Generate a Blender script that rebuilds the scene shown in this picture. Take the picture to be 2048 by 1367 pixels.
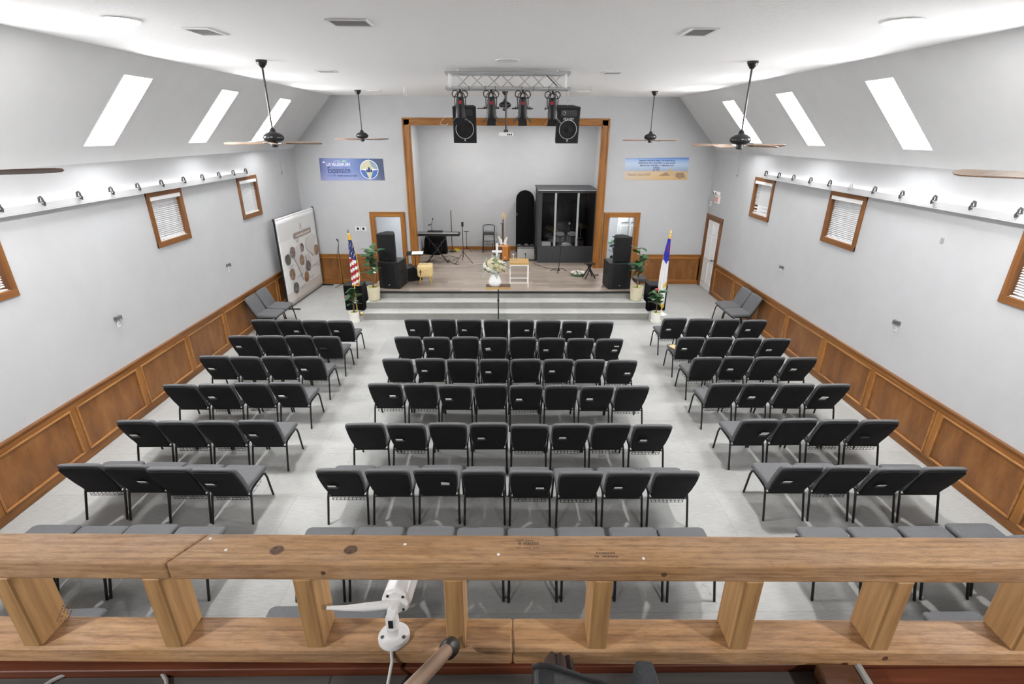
import bpy, bmesh, math, random
from mathutils import Vector, Matrix, Euler
for _o in list(bpy.data.objects): bpy.data.objects.remove(_o)
S = bpy.context.scene
COL = S.collection
R = math.radians
rnd = random.Random(7)
# ------------------------------------------------------------------ camera
CZ = 4.4309
cd = bpy.data.cameras.new('camera'); cam = bpy.data.objects.new('camera', cd); COL.objects.link(cam)
cd.sensor_width = 36; cd.sensor_fit = 'HORIZONTAL'; cd.lens = 1019.82 / 2048 * 36; cd.clip_start = .02; cd.clip_end = 200
_p, _y, _r = .388716, .013831, .00459
_fw = Vector((math.sin(_y)*math.cos(_p), math.cos(_y)*math.cos(_p), -math.sin(_p)))
_rt = Vector((math.cos(_y), -math.sin(_y), 0)); _up = _rt.cross(_fw)
_r2 = _rt*math.cos(_r) + _up*math.sin(_r); _u2 = -_rt*math.sin(_r) + _up*math.cos(_r)
cam.matrix_world = Matrix(((_r2.x,_u2.x,-_fw.x,-.013),(_r2.y,_u2.y,-_fw.y,0),(_r2.z,_u2.z,-_fw.z,CZ),(0,0,0,1)))
S.camera = cam
# ------------------------------------------------------------------ world, light levels, exposure
W = bpy.data.worlds.new('world'); S.world = W; W.use_nodes = True
W.node_tree.nodes['Background'].inputs[0].default_value = (.85,.92,1,1); W.node_tree.nodes['Background'].inputs[1].default_value = 1.0
SKY_E, WIN_E, LAMP_E, ROOM_E, LED_E, REC_E = 28.5, .15, 410.0, 170.0, 9.0, 165.0
S.view_settings.view_transform = 'Standard'; S.view_settings.look = 'None'
S.view_settings.exposure = 0.88; S.view_settings.gamma = 1; S.view_settings.use_curve_mapping = False
S.cycles.max_bounces = 6; S.cycles.diffuse_bounces = 5; S.cycles.glossy_bounces = 3; S.cycles.use_adaptive_sampling = True; S.cycles.adaptive_threshold = .1; S.cycles.adaptive_min_samples = 16; S.cycles.use_denoising = True
S.cycles.transparent_max_bounces = 12; S.cycles.sample_clamp_indirect = 6; S.cycles.caustics_reflective = False; S.cycles.caustics_refractive = False
# ------------------------------------------------------------------ materials
M = {}
def mat(name, col, rough=.6, metal=0, spec=.5, emit=0):
    m = bpy.data.materials.new(name); m.use_nodes = True
    b = m.node_tree.nodes['Principled BSDF']
    b.inputs['Base Color'].default_value = (*col, 1); b.inputs['Roughness'].default_value = rough
    b.inputs['Metallic'].default_value = metal; b.inputs['Specular IOR Level'].default_value = spec
    if emit: b.inputs['Emission Color'].default_value = (*col, 1); b.inputs['Emission Strength'].default_value = emit
    M[name] = m; return m
def nd(m, t, **k):
    n = m.node_tree.nodes.new(t)
    for a, v in k.items(): setattr(n, a, v)
    return n
def lk(m, a, b): m.node_tree.links.new(a, b)
def coords(m, scale=(1,1,1), rot=(0,0,0), kind='Object'):
    t = nd(m,'ShaderNodeTexCoord'); mp = nd(m,'ShaderNodeMapping'); mp.inputs['Scale'].default_value = scale; mp.inputs['Rotation'].default_value = rot
    lk(m, t.outputs[kind], mp.inputs['Vector']); return mp.outputs['Vector']
def ramp(m, fac, stops):
    r = nd(m,'ShaderNodeValToRGB'); e = r.color_ramp.elements
    while len(e) < len(stops): e.new(.5)
    for q, (p, c) in zip(e, stops): q.position = p; q.color = (*c, 1)
    lk(m, fac, r.inputs['Fac']); return r.outputs['Color']
def noise(m, vec, scale, detail=4, rough=.55):
    n = nd(m,'ShaderNodeTexNoise'); n.inputs['Scale'].default_value = scale; n.inputs['Detail'].default_value = detail; n.inputs['Roughness'].default_value = rough
    lk(m, vec, n.inputs['Vector']); return n.outputs['Fac']
def bump(m, h, strength=.2, dist=.01):
    b = nd(m,'ShaderNodeBump'); b.inputs['Strength'].default_value = strength; b.inputs['Distance'].default_value = dist
    lk(m, h, b.inputs['Height']); lk(m, b.outputs['Normal'], m.node_tree.nodes['Principled BSDF'].inputs['Normal'])
def base(m, c): lk(m, c, m.node_tree.nodes['Principled BSDF'].inputs['Base Color'])
def mixc(m, fac, a, b, mode='MIX'):
    x = nd(m,'ShaderNodeMix', data_type='RGBA', blend_type=mode)
    for s, v in ((0,fac),(6,a),(7,b)):
        if hasattr(v,'links') or hasattr(v,'is_linked'): lk(m, v, x.inputs[s])
        else: x.inputs[s].default_value = v if s == 0 else (*v, 1)
    return x.outputs[2]
def noisy(name, a, b, scale, rough=.7, bs=0, bd=.004, kind='Object', stretch=(1,1,1), metal=0, spec=.4, detail=4):
    m = mat(name, a, rough, metal, spec); v = coords(m, stretch, kind=kind); f = noise(m, v, scale, detail)
    base(m, ramp(m, f, [(.35,a),(.68,b)]))
    if bs: bump(m, f, bs, bd)
    return m
def wood(name, a, b, c, axis, scale=1.0, rough=.45, kind='Object', bs=.08):
    m = mat(name, b, rough, 0, .4)
    st = [9.0,9.0,9.0]; st[axis] = .8
    v = coords(m, tuple(s*scale for s in st), kind=kind)
    f1 = noise(m, v, 1.6, 5, .6)
    st2 = [60.0,60.0,60.0]; st2[axis] = 2.0
    f2 = noise(m, coords(m, tuple(s*scale for s in st2), kind=kind), 1.0, 3)
    c1 = ramp(m, f1, [(.28,a),(.5,b),(.74,c)])
    c2 = ramp(m, f2, [(.35,(.72,.70,.68)),(.6,(1,1,1))])
    base(m, mixc(m, .6, c1, c2, 'MULTIPLY')); bump(m, f2, bs, .004); return m
noisy('wall_paint',(.46,.466,.476),(.48,.486,.496),3,.85,0)
m = M['wall_paint']; bump(m, noise(m, coords(m), 60, 3), .12, .004)
m = mat('ceiling_paint',(.91,.91,.915),.9); bump(m, noise(m, coords(m), 26, 4), .35, .01)
noisy('slope_paint',(.60,.605,.61),(.62,.625,.63),3,.85)  # wall paint made lighter, standing in for light the slopes lack
mat('white_paint',(.80,.80,.80),.5); mat('white_plastic',(.78,.78,.78),.35); mat('white_gloss',(.82,.82,.80),.22)
mat('ledge_paint',(.50,.50,.51),.7); mat('blind_white',(.60,.60,.605),.5)
m = mat('oak_panel',(.25,.1,.03),.38,0,.4); f1 = noise(m, coords(m,(2.6,2.6,1.0)), 1.6, 6, .62); f2 = noise(m, coords(m,(40,40,2.5)), 1.0, 4)
base(m, mixc(m, .35, ramp(m, f1, [(.28,(.15,.058,.017)),(.5,(.225,.092,.027)),(.72,(.31,.138,.043))]), ramp(m, f2, [(.3,(.75,.72,.7)),(.6,(1,1,1))]), 'MULTIPLY'))
wood('oak_mould_highlight',(.27,.115,.032),(.38,.175,.055),(.46,.23,.08),1,.7,.3)  # oak lightened to paint in the highlight along the mouldings
wood('oak_rail_y',(.165,.06,.013),(.26,.105,.026),(.35,.15,.042),1,.7,.38)
wood('oak_rail_x',(.20,.075,.014),(.33,.135,.028),(.43,.19,.045),0,.7,.38)
wood('oak_rail_z',(.20,.075,.014),(.32,.13,.028),(.42,.185,.045),2,.7,.38)
wood('trim_brown_y',(.12,.045,.012),(.20,.08,.022),(.26,.11,.035),1,.8,.4)
wood('trim_brown_z',(.12,.045,.012),(.20,.08,.022),(.26,.11,.035),2,.8,.4)
wood('lumber_y',(.30,.16,.065),(.44,.25,.105),(.53,.33,.15),2,1.5,.6)
# rail lumber: weathered, with knots
m = mat('lumber',(.4,.25,.14),.62,0,.35)
f1 = noise(m, coords(m,(1.2,14,14)), 1.5, 6, .65); f2 = noise(m, coords(m,(4,110,110)), 1.0, 4); f3 = noise(m, coords(m,(2.2,5,5)), 1.1, 3)
c1 = ramp(m, f1, [(.25,(.30,.155,.066)),(.5,(.45,.255,.118)),(.75,(.56,.345,.175))])
c1 = mixc(m, ramp(m, f3, [(.42,(0,0,0)),(.72,(.6,.6,.6))]), c1, (.46,.32,.235))
f4 = noise(m, coords(m,(14,60,60)), 1.3, 6, .75)
c2 = mixc(m, .8, c1, ramp(m, f2, [(.3,(.55,.51,.48)),(.55,(1,1,1))]), 'MULTIPLY'); c2 = mixc(m, .7, c2, ramp(m, f4, [(.36,(.62,.58,.56)),(.52,(1,1,1)),(.70,(1.12,1.12,1.12))]), 'MULTIPLY')
tc = nd(m,'ShaderNodeTexCoord'); kn = None
for kx, ky, kz, kr in ((-.542,.040,3.535,.017),(-.372,.042,3.535,.0165),(.345,.0,3.51,.007),(.92,.0,3.24,.008),(-.425,.0,3.51,.006)):
    vm = nd(m,'ShaderNodeVectorMath',operation='SUBTRACT'); lk(m, tc.outputs['Object'], vm.inputs[0]); vm.inputs[1].default_value = (kx,ky,kz)
    vs = nd(m,'ShaderNodeVectorMath',operation='MULTIPLY'); lk(m, vm.outputs[0], vs.inputs[0]); vs.inputs[1].default_value = (1,1.15,1)
    vl = nd(m,'ShaderNodeVectorMath',operation='LENGTH'); lk(m, vs.outputs[0], vl.inputs[0])
    mr = nd(m,'ShaderNodeMapRange'); lk(m, vl.outputs['Value'], mr.inputs[0]); mr.inputs[1].default_value = kr*1.05; mr.inputs[2].default_value = kr*.85; mr.inputs[3].default_value = 0; mr.inputs[4].default_value = 1
    if kn is None: kn = mr.outputs[0]
    else:
        a = nd(m,'ShaderNodeMath',operation='MAXIMUM'); lk(m, kn, a.inputs[0]); lk(m, mr.outputs[0], a.inputs[1]); kn = a.outputs[0]
base(m, mixc(m, kn, c2, ramp(m, noise(m, coords(m), 160, 3), [(.35,(.05,.026,.014)),(.7,(.17,.085,.045))]))); bump(m, f4, .55, .004)
wood('red_board',(.06,.014,.006),(.11,.028,.011),(.16,.045,.018),0,1.6,.5)
# carpet tiles
def carpet(name, a, b, seam):
    m = mat(name, a, .95, 0, .15); v = coords(m)
    br = nd(m,'ShaderNodeTexBrick'); lk(m, v, br.inputs['Vector']); br.inputs['Scale'].default_value = 1; br.inputs['Brick Width'].default_value = .92; br.inputs['Row Height'].default_value = .92; br.inputs['Mortar Size'].default_value = .004; br.offset = .5
    br.inputs['Color1'].default_value = (.93,.93,.93,1); br.inputs['Color2'].default_value = (1.05,1.05,1.05,1); br.inputs['Mortar'].default_value = (seam,seam,seam,1)
    f = noise(m, coords(m,(9,60,60)), 1, 5, .7); g = noise(m, v, 1.6, 3)
    c = ramp(m, f, [(.3,a),(.7,b)]); c = mixc(m, .45, c, ramp(m, g, [(.3,(.86,.86,.85)),(.7,(1.05,1.05,1.05))]), 'MULTIPLY')
    base(m, mixc(m, 1.0, c, br.outputs['Color'], 'MULTIPLY')); bump(m, noise(m, v, 240, 2), .3, .004); return m
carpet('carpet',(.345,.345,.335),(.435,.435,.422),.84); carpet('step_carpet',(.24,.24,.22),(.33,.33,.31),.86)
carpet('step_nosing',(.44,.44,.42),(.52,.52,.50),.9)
def vinyl(name, cols, bw=1.2, rh=.17, rough=.32):
    m = mat(name, cols[1], rough, 0, .45); v = coords(m)
    br = nd(m,'ShaderNodeTexBrick'); lk(m, v, br.inputs['Vector']); br.inputs['Scale'].default_value = 1; br.inputs['Brick Width'].default_value = bw; br.inputs['Row Height'].default_value = rh; br.inputs['Mortar Size'].default_value = .0025; br.offset = .37
    br.inputs['Color1'].default_value = (.72,.72,.72,1); br.inputs['Color2'].default_value = (1.1,1.1,1.1,1); br.inputs['Mortar'].default_value = (.45,.43,.4,1)
    c = ramp(m, noise(m, coords(m,(1.3,22,1)), 1.4, 6, .65), [(.28,cols[0]),(.5,cols[1]),(.74,cols[2])])
    base(m, mixc(m, 1.0, c, br.outputs['Color'], 'MULTIPLY')); return m
vinyl('stage_vinyl',((.25,.20,.165),(.36,.30,.25),(.46,.395,.335)))
vinyl('loft_vinyl',((.050,.046,.044),(.075,.070,.067),(.10,.095,.09)), 1.2,.18,.5)
noisy('chair_grey',(.085,.086,.090),(.135,.136,.142),170,.95,.4,.003,detail=2)
noisy('chair_black',(.009,.009,.010),(.014,.014,.016),220,.85,.2,.002,detail=2,spec=.25)
mat('black_metal',(.009,.009,.010),.42,0,.35); mat('black_plastic',(.014,.014,.015),.45); mat('black_cloth',(.006,.006,.007),.95,0,.1)
noisy('speaker_black',(.007,.007,.008),(.011,.011,.012),90,.65,.2,.003)
mat('speaker_grille',(.007,.007,.008),.75,0,.3); mat('wire_grey',(.42,.42,.43),.5,.2); mat('clamp_grey',(.05,.05,.052),.6)
noisy('booth_grey',(.036,.037,.040),(.050,.051,.055),14,.6,.1)
mat('chrome',(.75,.75,.77),.16,1); mat('alu',(.68,.69,.70),.36,.9); mat('steel_dark',(.16,.16,.17),.35,.8)
m = mat('drum_silver',(.7,.7,.72),.28,.7); base(m, ramp(m, noise(m, coords(m,(14,2,1)), 1.5, 2), [(.3,(.25,.25,.26)),(.55,(.75,.75,.77)),(.75,(.95,.95,.95))]))
mat('brass',(.62,.42,.16),.3,.9); mat('gold',(.85,.56,.10),.4,.3); mat('gold_box',(.80,.62,.30),.32,.25)
mat('leaf',(.028,.095,.034),.28,0,.6); mat('leaf_light',(.085,.21,.06),.35,0,.5); mat('stem',(.15,.085,.04),.7); mat('red_petal',(.45,.03,.03),.5)
noisy('pot_beige',(.56,.51,.36),(.64,.59,.43),30,.55); noisy('pot_white',(.74,.72,.66),(.80,.78,.73),30,.5); mat('moss',(.36,.40,.06),.9)
mat('flag_blue',(.025,.035,.15),.8); mat('flag_red',(.42,.03,.04),.8); mat('flag_white',(.78,.78,.79),.8); mat('flag_gold',(.75,.48,.06),.7); mat('flag_royal',(.03,.04,.42),.75)
mat('petal_cream',(.56,.49,.33),.7); mat('petal_white',(.66,.64,.58),.7); mat('petal_green',(.20,.24,.10),.7); mat('sage',(.30,.34,.30),.7)
mat('red_label',(.36,.008,.02),.6); mat('paper',(.82,.82,.82),.7); mat('tan_paper',(.60,.40,.20),.7)
wood('blade_wood',(.26,.165,.11),(.38,.25,.17),(.46,.33,.24),0,1.0,.4); wood('blade_dark',(.10,.055,.035),(.15,.085,.055),(.19,.11,.075),0,1.0,.45)
mat('fan_black',(.02,.02,.022),.28,.3); mat('red_sign',(.75,.10,.06),.5); mat('sign_white',(.80,.78,.75),.45)
wood('table_oak',(.42,.24,.07),(.55,.34,.12),(.62,.41,.17),0,1.5,.4); wood('dark_oak',(.07,.03,.016),(.10,.045,.024),(.14,.065,.035),0,1.5,.4)
wood('orange_wood',(.36,.12,.02),(.50,.19,.04),(.58,.26,.06),2,1.5,.35); mat('maple',(.62,.40,.16),.35); mat('bass_body',(.70,.68,.64),.25)
noisy('amp_grille',(.30,.30,.285),(.44,.44,.42),160,.8,.2); mat('yellow',(.75,.58,.03),.5)
mat('bronze_tube',(.50,.36,.27),.28,.55); noisy('leather',(.020,.021,.024),(.030,.031,.035),60,.32,.15,spec=.5); noisy('foam_grey',(.040,.042,.046),(.058,.06,.066),200,.95,.3); noisy('brown_cloth',(.05,.032,.028),(.085,.055,.048),40,.9,.4)
mat('cam_white',(.74,.74,.745),.35); mat('dark_hole',(.006,.006,.006),.9); mat('concrete_grey',(.30,.29,.28),.7)
mat('mat_white',(.75,.74,.73),.7); mat('mat_map',(.60,.58,.56),.7); mat('mat_band',(.62,.57,.53),.7); mat('bar_brown',(.30,.24,.21),.7); mat('bar_text',(.66,.60,.56),.7)
mat('top_sheet',(.66,.66,.65),.6); mat('ink',(.05,.05,.05),.8); mat('ink_light',(.25,.24,.24),.8); mat('ink_blue',(.02,.03,.14),.7); mat('stamp',(.16,.10,.06),.8)
for k, (a, b) in enumerate((((.10,.06,.055),(.34,.26,.24)),((.05,.045,.04),(.22,.20,.17)),((.16,.09,.05),(.45,.33,.24)),((.20,.10,.04),(.42,.24,.12)))): noisy('photo%d' % k, a, b, 9, .6)
for n_, c_, e_ in (('sky_pane',(1,1,1),SKY_E),('win_pane',(.93,.97,1),WIN_E),('lamp_disc',(1,.99,.975),LAMP_E),('added_light_strip',(1,.99,.97),LED_E),('recess_disc',(1,.99,.97),REC_E),('room_lamp',(.92,.96,1),ROOM_E)): mat(n_, c_, .5, 0, 0, e_)
m = bpy.data.materials.new('acrylic'); m.use_nodes = True; M['acrylic'] = m; nt = m.node_tree; nt.nodes.remove(nt.nodes['Principled BSDF'])
tr = nd(m,'ShaderNodeBsdfTransparent'); tr.inputs[0].default_value = (.90,.91,.92,1); gl = nd(m,'ShaderNodeBsdfGlossy'); gl.inputs['Roughness'].default_value = .04
fr = nd(m,'ShaderNodeFresnel'); fr.inputs[0].default_value = 1.45; mx = nd(m,'ShaderNodeMixShader'); lk(m, fr.outputs[0], mx.inputs[0]); lk(m, tr.outputs[0], mx.inputs[1]); lk(m, gl.outputs[0], mx.inputs[2]); lk(m, mx.outputs[0], nt.nodes['Material Output'].inputs[0])
m = bpy.data.materials.new('glass_clear'); m.use_nodes = True; M['glass_clear'] = m; b = m.node_tree.nodes['Principled BSDF']; b.inputs['Base Color'].default_value = (.95,.97,.98,1); b.inputs['Roughness'].default_value = .05; b.inputs['Transmission Weight'].default_value = .9
# banner prints (flat print on a flat thing)
m = mat('print_blue',(.2,.3,.6),.5); v = coords(m, kind='Generated'); g = nd(m,'ShaderNodeSeparateXYZ'); lk(m, v, g.inputs[0])
c = ramp(m, g.outputs[0], [(0,(.07,.09,.25)),(.12,(.20,.24,.50)),(.45,(.20,.27,.54)),(.7,(.05,.11,.30)),(1,(.02,.045,.14))])
c = mixc(m, ramp(m, g.outputs[2], [(0,(.55,.55,.55)),(.5,(.1,.1,.1)),(1,(0,0,0))]), c, (.38,.41,.62)); base(m, mixc(m, ramp(m, g.outputs[0], [(.78,(0,0,0)),(.95,(.8,.8,.8))]), c, (.05,.07,.13)))
m = mat('print_sand',(.7,.5,.3),.5); v = coords(m, kind='Generated'); g = nd(m,'ShaderNodeSeparateXYZ'); lk(m, v, g.inputs[0])
c = ramp(m, g.outputs[2], [(0,(.55,.36,.16)),(.3,(.58,.41,.22)),(.40,(.50,.36,.24)),(.42,(.27,.35,.50)),(.7,(.42,.52,.66)),(.86,(.28,.43,.68)),(1,(.05,.15,.50))])
base(m, mixc(m, ramp(m, g.outputs[0], [(0,(.35,.35,.35)),(.6,(0,0,0))]), c, (.56,.62,.70)))
# ------------------------------------------------------------------ mesh builder
def frame(d):
    d = Vector(d).normalized(); a = Vector((0,0,1)) if abs(d.z) < .95 else Vector((1,0,0))
    u = d.cross(a).normalized(); return u, d.cross(u).normalized()
class MB:
    def __init__(s): s.v = []; s.f = []; s.mi = []; s.T = None; s.m = 0
    def add(s, vs, fs):
        n = len(s.v); s.v += [tuple(s.T @ Vector(q)) if s.T else tuple(q) for q in vs]; s.f += [tuple(i+n for i in q) for q in fs]; s.mi += [s.m]*len(fs); return s
    def box(s, lo, hi):
        x0,y0,z0 = lo; x1,y1,z1 = hi
        return s.add([(x0,y0,z0),(x1,y0,z0),(x1,y1,z0),(x0,y1,z0),(x0,y0,z1),(x1,y0,z1),(x1,y1,z1),(x0,y1,z1)],[(0,3,2,1),(4,5,6,7),(0,1,5,4),(1,2,6,5),(2,3,7,6),(3,0,4,7)])
    def cbox(s, lo, hi, c):      # box with chamfered edges
        lo = Vector(lo); hi = Vector(hi); vs = []; ix = {}
        for i in range(8):
            sg = (i&1, i>>1&1, i>>2&1)
            for a in range(3):
                q = [hi[k] if sg[k] else lo[k] for k in range(3)]
                for k in range(3):
                    if k != a: q[k] += -c if sg[k] else c
                ix[i,a] = len(vs); vs.append(q)
        fs = []
        for a in range(3):
            b, d = (a+1)%3, (a+2)%3
            for sgn in (0,1):
                i0 = sgn<<a; o = [i0, i0|1<<b, i0|1<<b|1<<d, i0|1<<d]; q = [ix[i,a] for i in o]; fs.append(q if sgn else q[::-1])
            for sb in (0,1):
                for sd in (0,1):
                    i0 = sb<<b|sd<<d; i1 = i0|1<<a; q = [ix[i0,b],ix[i1,b],ix[i1,d],ix[i0,d]]; fs.append(q if sb != sd else q[::-1])
        for i in range(8):
            q = [ix[i,0],ix[i,1],ix[i,2]]; fs.append(q if bin(i).count('1')%2 else q[::-1])
        return s.add(vs, fs)
    def cyl(s, a, b, r, r2=None, n=10, cap=True):
        return s.tube([a,b],[r, r if r2 is None else r2], n, cap)
    def tube(s, pts, r, n=8, cap=True, closed=False):
        pts = [Vector(q) for q in pts]; k = len(pts); rs = r if isinstance(r,(list,tuple)) else [r]*k
        vs = []; u = None
        for i, q in enumerate(pts):
            t = (pts[(i+1)%k]-pts[i-1]) if (closed or 0 < i < k-1) else (pts[1]-pts[0] if i == 0 else pts[-1]-pts[-2])
            t.normalize()
            if u is None: u, w = frame(t)
            else:
                u = (u - t*u.dot(t)); u = u.normalized() if u.length > 1e-6 else frame(t)[0]; w = t.cross(u)
            vs += [q + (u*math.cos(2*math.pi*j/n) + w*math.sin(2*math.pi*j/n))*rs[i] for j in range(n)]
        fs = [(i*n+j, i*n+(j+1)%n, (i+1)%k*n+(j+1)%n, (i+1)%k*n+j) for i in range(k if closed else k-1) for j in range(n)]
        if cap and not closed: fs += [tuple(range(n))[::-1], tuple(range((k-1)*n, k*n))]
        return s.add(vs, fs)
    def lathe(s, prof, n=16, o=(0,0,0), cap=True, ax=None):
        T = Matrix.Translation(o)
        if ax is not None: T = T @ Vector((0,0,1)).rotation_difference(Vector(ax)).to_matrix().to_4x4()
        vs = [T @ Vector((r*math.cos(2*math.pi*j/n), r*math.sin(2*math.pi*j/n), z)) for r, z in prof for j in range(n)]
        fs = [(i*n+j, i*n+(j+1)%n, (i+1)*n+(j+1)%n, (i+1)*n+j) for i in range(len(prof)-1) for j in range(n)]
        if cap: fs += [tuple(range(n))[::-1], tuple(range((len(prof)-1)*n, len(prof)*n))]
        return s.add(vs, fs)
    def prism(s, poly, axis, a, b):   # polygon in the two other axes (in order), extruded along axis
        def P(q, h): l = [q[0],q[1]]; l.insert(axis, h); return l
        n = len(poly); vs = [P(q,a) for q in poly]+[P(q,b) for q in poly]
        fs = [tuple(range(n)), tuple(range(n,2*n))[::-1]] + [(j, n+j, n+(j+1)%n, (j+1)%n) for j in range(n)]
        ar = sum(poly[i][0]*poly[(i+1)%n][1]-poly[(i+1)%n][0]*poly[i][1] for i in range(n))
        flip = (ar > 0) == ((b > a) == (axis != 1))
        return s.add(vs, [f[::-1] for f in fs] if flip else fs)
    def pad(s, out, y0, y1, rim, crown=0, steps=3):   # rounded cushion: outline (x,z), thickness along y
        n = len(out); cx = sum(q[0] for q in out)/n; cz = sum(q[1] for q in out)/n
        rx = max(abs(q[0]-cx) for q in out); rz = max(abs(q[1]-cz) for q in out)
        vs = []; prof = [(rim*(1-math.sin(math.pi/2*k/steps)), y0+rim*(1-math.cos(math.pi/2*k/steps))) for k in range(steps+1)] + [(rim*(1-math.cos(math.pi/2*k/steps)), y1-rim*(1-math.sin(math.pi/2*k/steps))) for k in range(steps+1)]
        for ins, y in prof: vs += [(cx+(q[0]-cx)*(1-ins/rx), y, cz+(q[1]-cz)*(1-ins/rz)) for q in out]
        k = len(prof); fs = [(i*n+j, (i+1)*n+j, (i+1)*n+(j+1)%n, i*n+(j+1)%n) for i in range(k-1) for j in range(n)]
        ar = sum(out[i][0]*out[(i+1)%n][1]-out[(i+1)%n][0]*out[i][1] for i in range(n))
        if ar > 0: fs = [f[::-1] for f in fs]
        # crowned caps
        b0 = len(vs)
        vs += [(cx, y0-crown, cz), (cx, y1+crown, cz)]
        c0 = [(j, (j+1)%n, b0) for j in range(n)]; c1 = [((k-1)*n+(j+1)%n, (k-1)*n+j, b0+1) for j in range(n)]
        if ar > 0: pass
        else: c0 = [f[::-1] for f in c0]; c1 = [f[::-1] for f in c1]
        return s.add(vs, fs+c0+c1)
    def mesh(s, name, mats, smooth=False):
        me = bpy.data.meshes.new(name); me.from_pydata(s.v, [], s.f)
        for q in (mats if isinstance(mats,(list,tuple)) else [mats]): me.materials.append(M[q])
        if any(s.mi): me.polygons.foreach_set('material_index', s.mi)
        bm = bmesh.new(); bm.from_mesh(me); bmesh.ops.recalc_face_normals(bm, faces=bm.faces); bm.to_mesh(me); bm.free(); me.update()
        if smooth:
            me.polygons.foreach_set('use_smooth', [True]*len(me.polygons)); me.set_sharp_from_angle(angle=R(40))
        return me
    def obj(s, name, mats, parent=None, smooth=False, **k): return link(name, s.mesh(name, mats, smooth), parent, **k)
def link(name, data, parent=None, loc=None, rot=None, label=None, cat=None, group=None, kind=None):
    o = bpy.data.objects.new(name, data); COL.objects.link(o); o.parent = parent
    if loc is not None: o.location = loc
    if rot is not None: o.rotation_euler = rot
    return tag(o, label, cat, group, kind)
def tag(o, label=None, cat=None, group=None, kind=None):
    for k, v in (('label',label),('category',cat),('group',group),('kind',kind)):
        if v: o[k] = v
    return o
def thing(name, label, cat, loc=(0,0,0), rz=0, group=None): return link(name, None, None, loc, (0,0,rz), label, cat, group)
def copy_tree(o, parent=None):
    c = o.copy(); COL.objects.link(c); c.parent = parent
    for ch in o.children: copy_tree(ch, c)
    return c
def B(lo, hi): return MB().box(lo, hi)
def TM(loc=(0,0,0), rot=(0,0,0)): return Matrix.Translation(loc) @ Euler(rot).to_matrix().to_4x4()
def text(body, size, mname, parent, name, loc, rot, align='LEFT', xs=1, extr=.001, shear=0, bold=0):
    cu = bpy.data.curves.new('lettering','FONT'); cu.body = body; cu.size = size; cu.align_x = align; cu.extrude = extr; cu.shear = shear; cu.offset = bold; cu.resolution_u = 3
    t = bpy.data.objects.new('lettering', cu); COL.objects.link(t)
    dg = bpy.context.evaluated_depsgraph_get(); me = bpy.data.meshes.new_from_object(t.evaluated_get(dg)); bpy.data.objects.remove(t)
    me.materials.clear(); me.materials.append(M[mname]); o = link(name, me, parent, loc, rot); o.scale = (xs,1,1); return o
def rrect(w0, w1, z0, z1, r0, r1, n=4):     # trapezoid with rounded corners, CCW in (x,z): bottom width w0, top width w1
    out = []
    for cx, cz, r, a0 in ((w0/2-r0, z0+r0, r0, -90),(w1/2-r1, z1-r1, r1, 0),(-w1/2+r1, z1-r1, r1, 90),(-w0/2+r0, z0+r0, r0, 180)):
        out += [(cx+r*math.cos(R(a0+90*k/n)), cz+r*math.sin(R(a0+90*k/n))) for k in range(n+1)]
    return out
# ================================================================== the setting
HW, YB, Y0, ZW, ZC, XS, ZE = 6.1, 15.67, -3.6, .9535, 5.3746, 4.846, 3.9954
ZS = .525                    # stage height
def struct(name, mb, mname, parent=None, smooth=False): return mb.obj(name, mname, parent, smooth, kind=None if parent else 'structure')
struct('floor', B((-HW-.2,Y0,-.1),(HW+.2,YB+.2,0)), 'carpet')
struct('ceiling', B((-XS-.02,Y0,ZC),(XS+.02,YB+.1,ZC+.1)), 'ceiling_paint')
WINS = {-1: ((5.18,6.20),(8.965,9.98),(12.12,13.10)), 1: ((4.95,5.97),(8.79,9.825),(11.96,12.95))}
WZ0, WZ1, TW = 2.53, 3.47, .095       # outer size of the window trim, board width
SKYL = {-1: ((2.55,3.13),(5.1,5.68),(7.67,8.25),(10.21,10.79),(12.74,13.36)), 1: ((2.45,3.03),(5.0,5.58),(7.44,7.99),(9.99,10.56),(12.49,13.10))}
def wall_grid(cells_y, cells_z, holes, plane):
    mb = MB()
    for i in range(len(cells_y)-1):
        for j in range(len(cells_z)-1):
            ym, zm = (cells_y[i]+cells_y[i+1])/2, (cells_z[j]+cells_z[j+1])/2
            if any(a < ym < b and c < zm < d for a,b,c,d in holes): continue
            plane(mb, cells_y[i], cells_y[i+1], cells_z[j], cells_z[j+1])
    return mb
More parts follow.
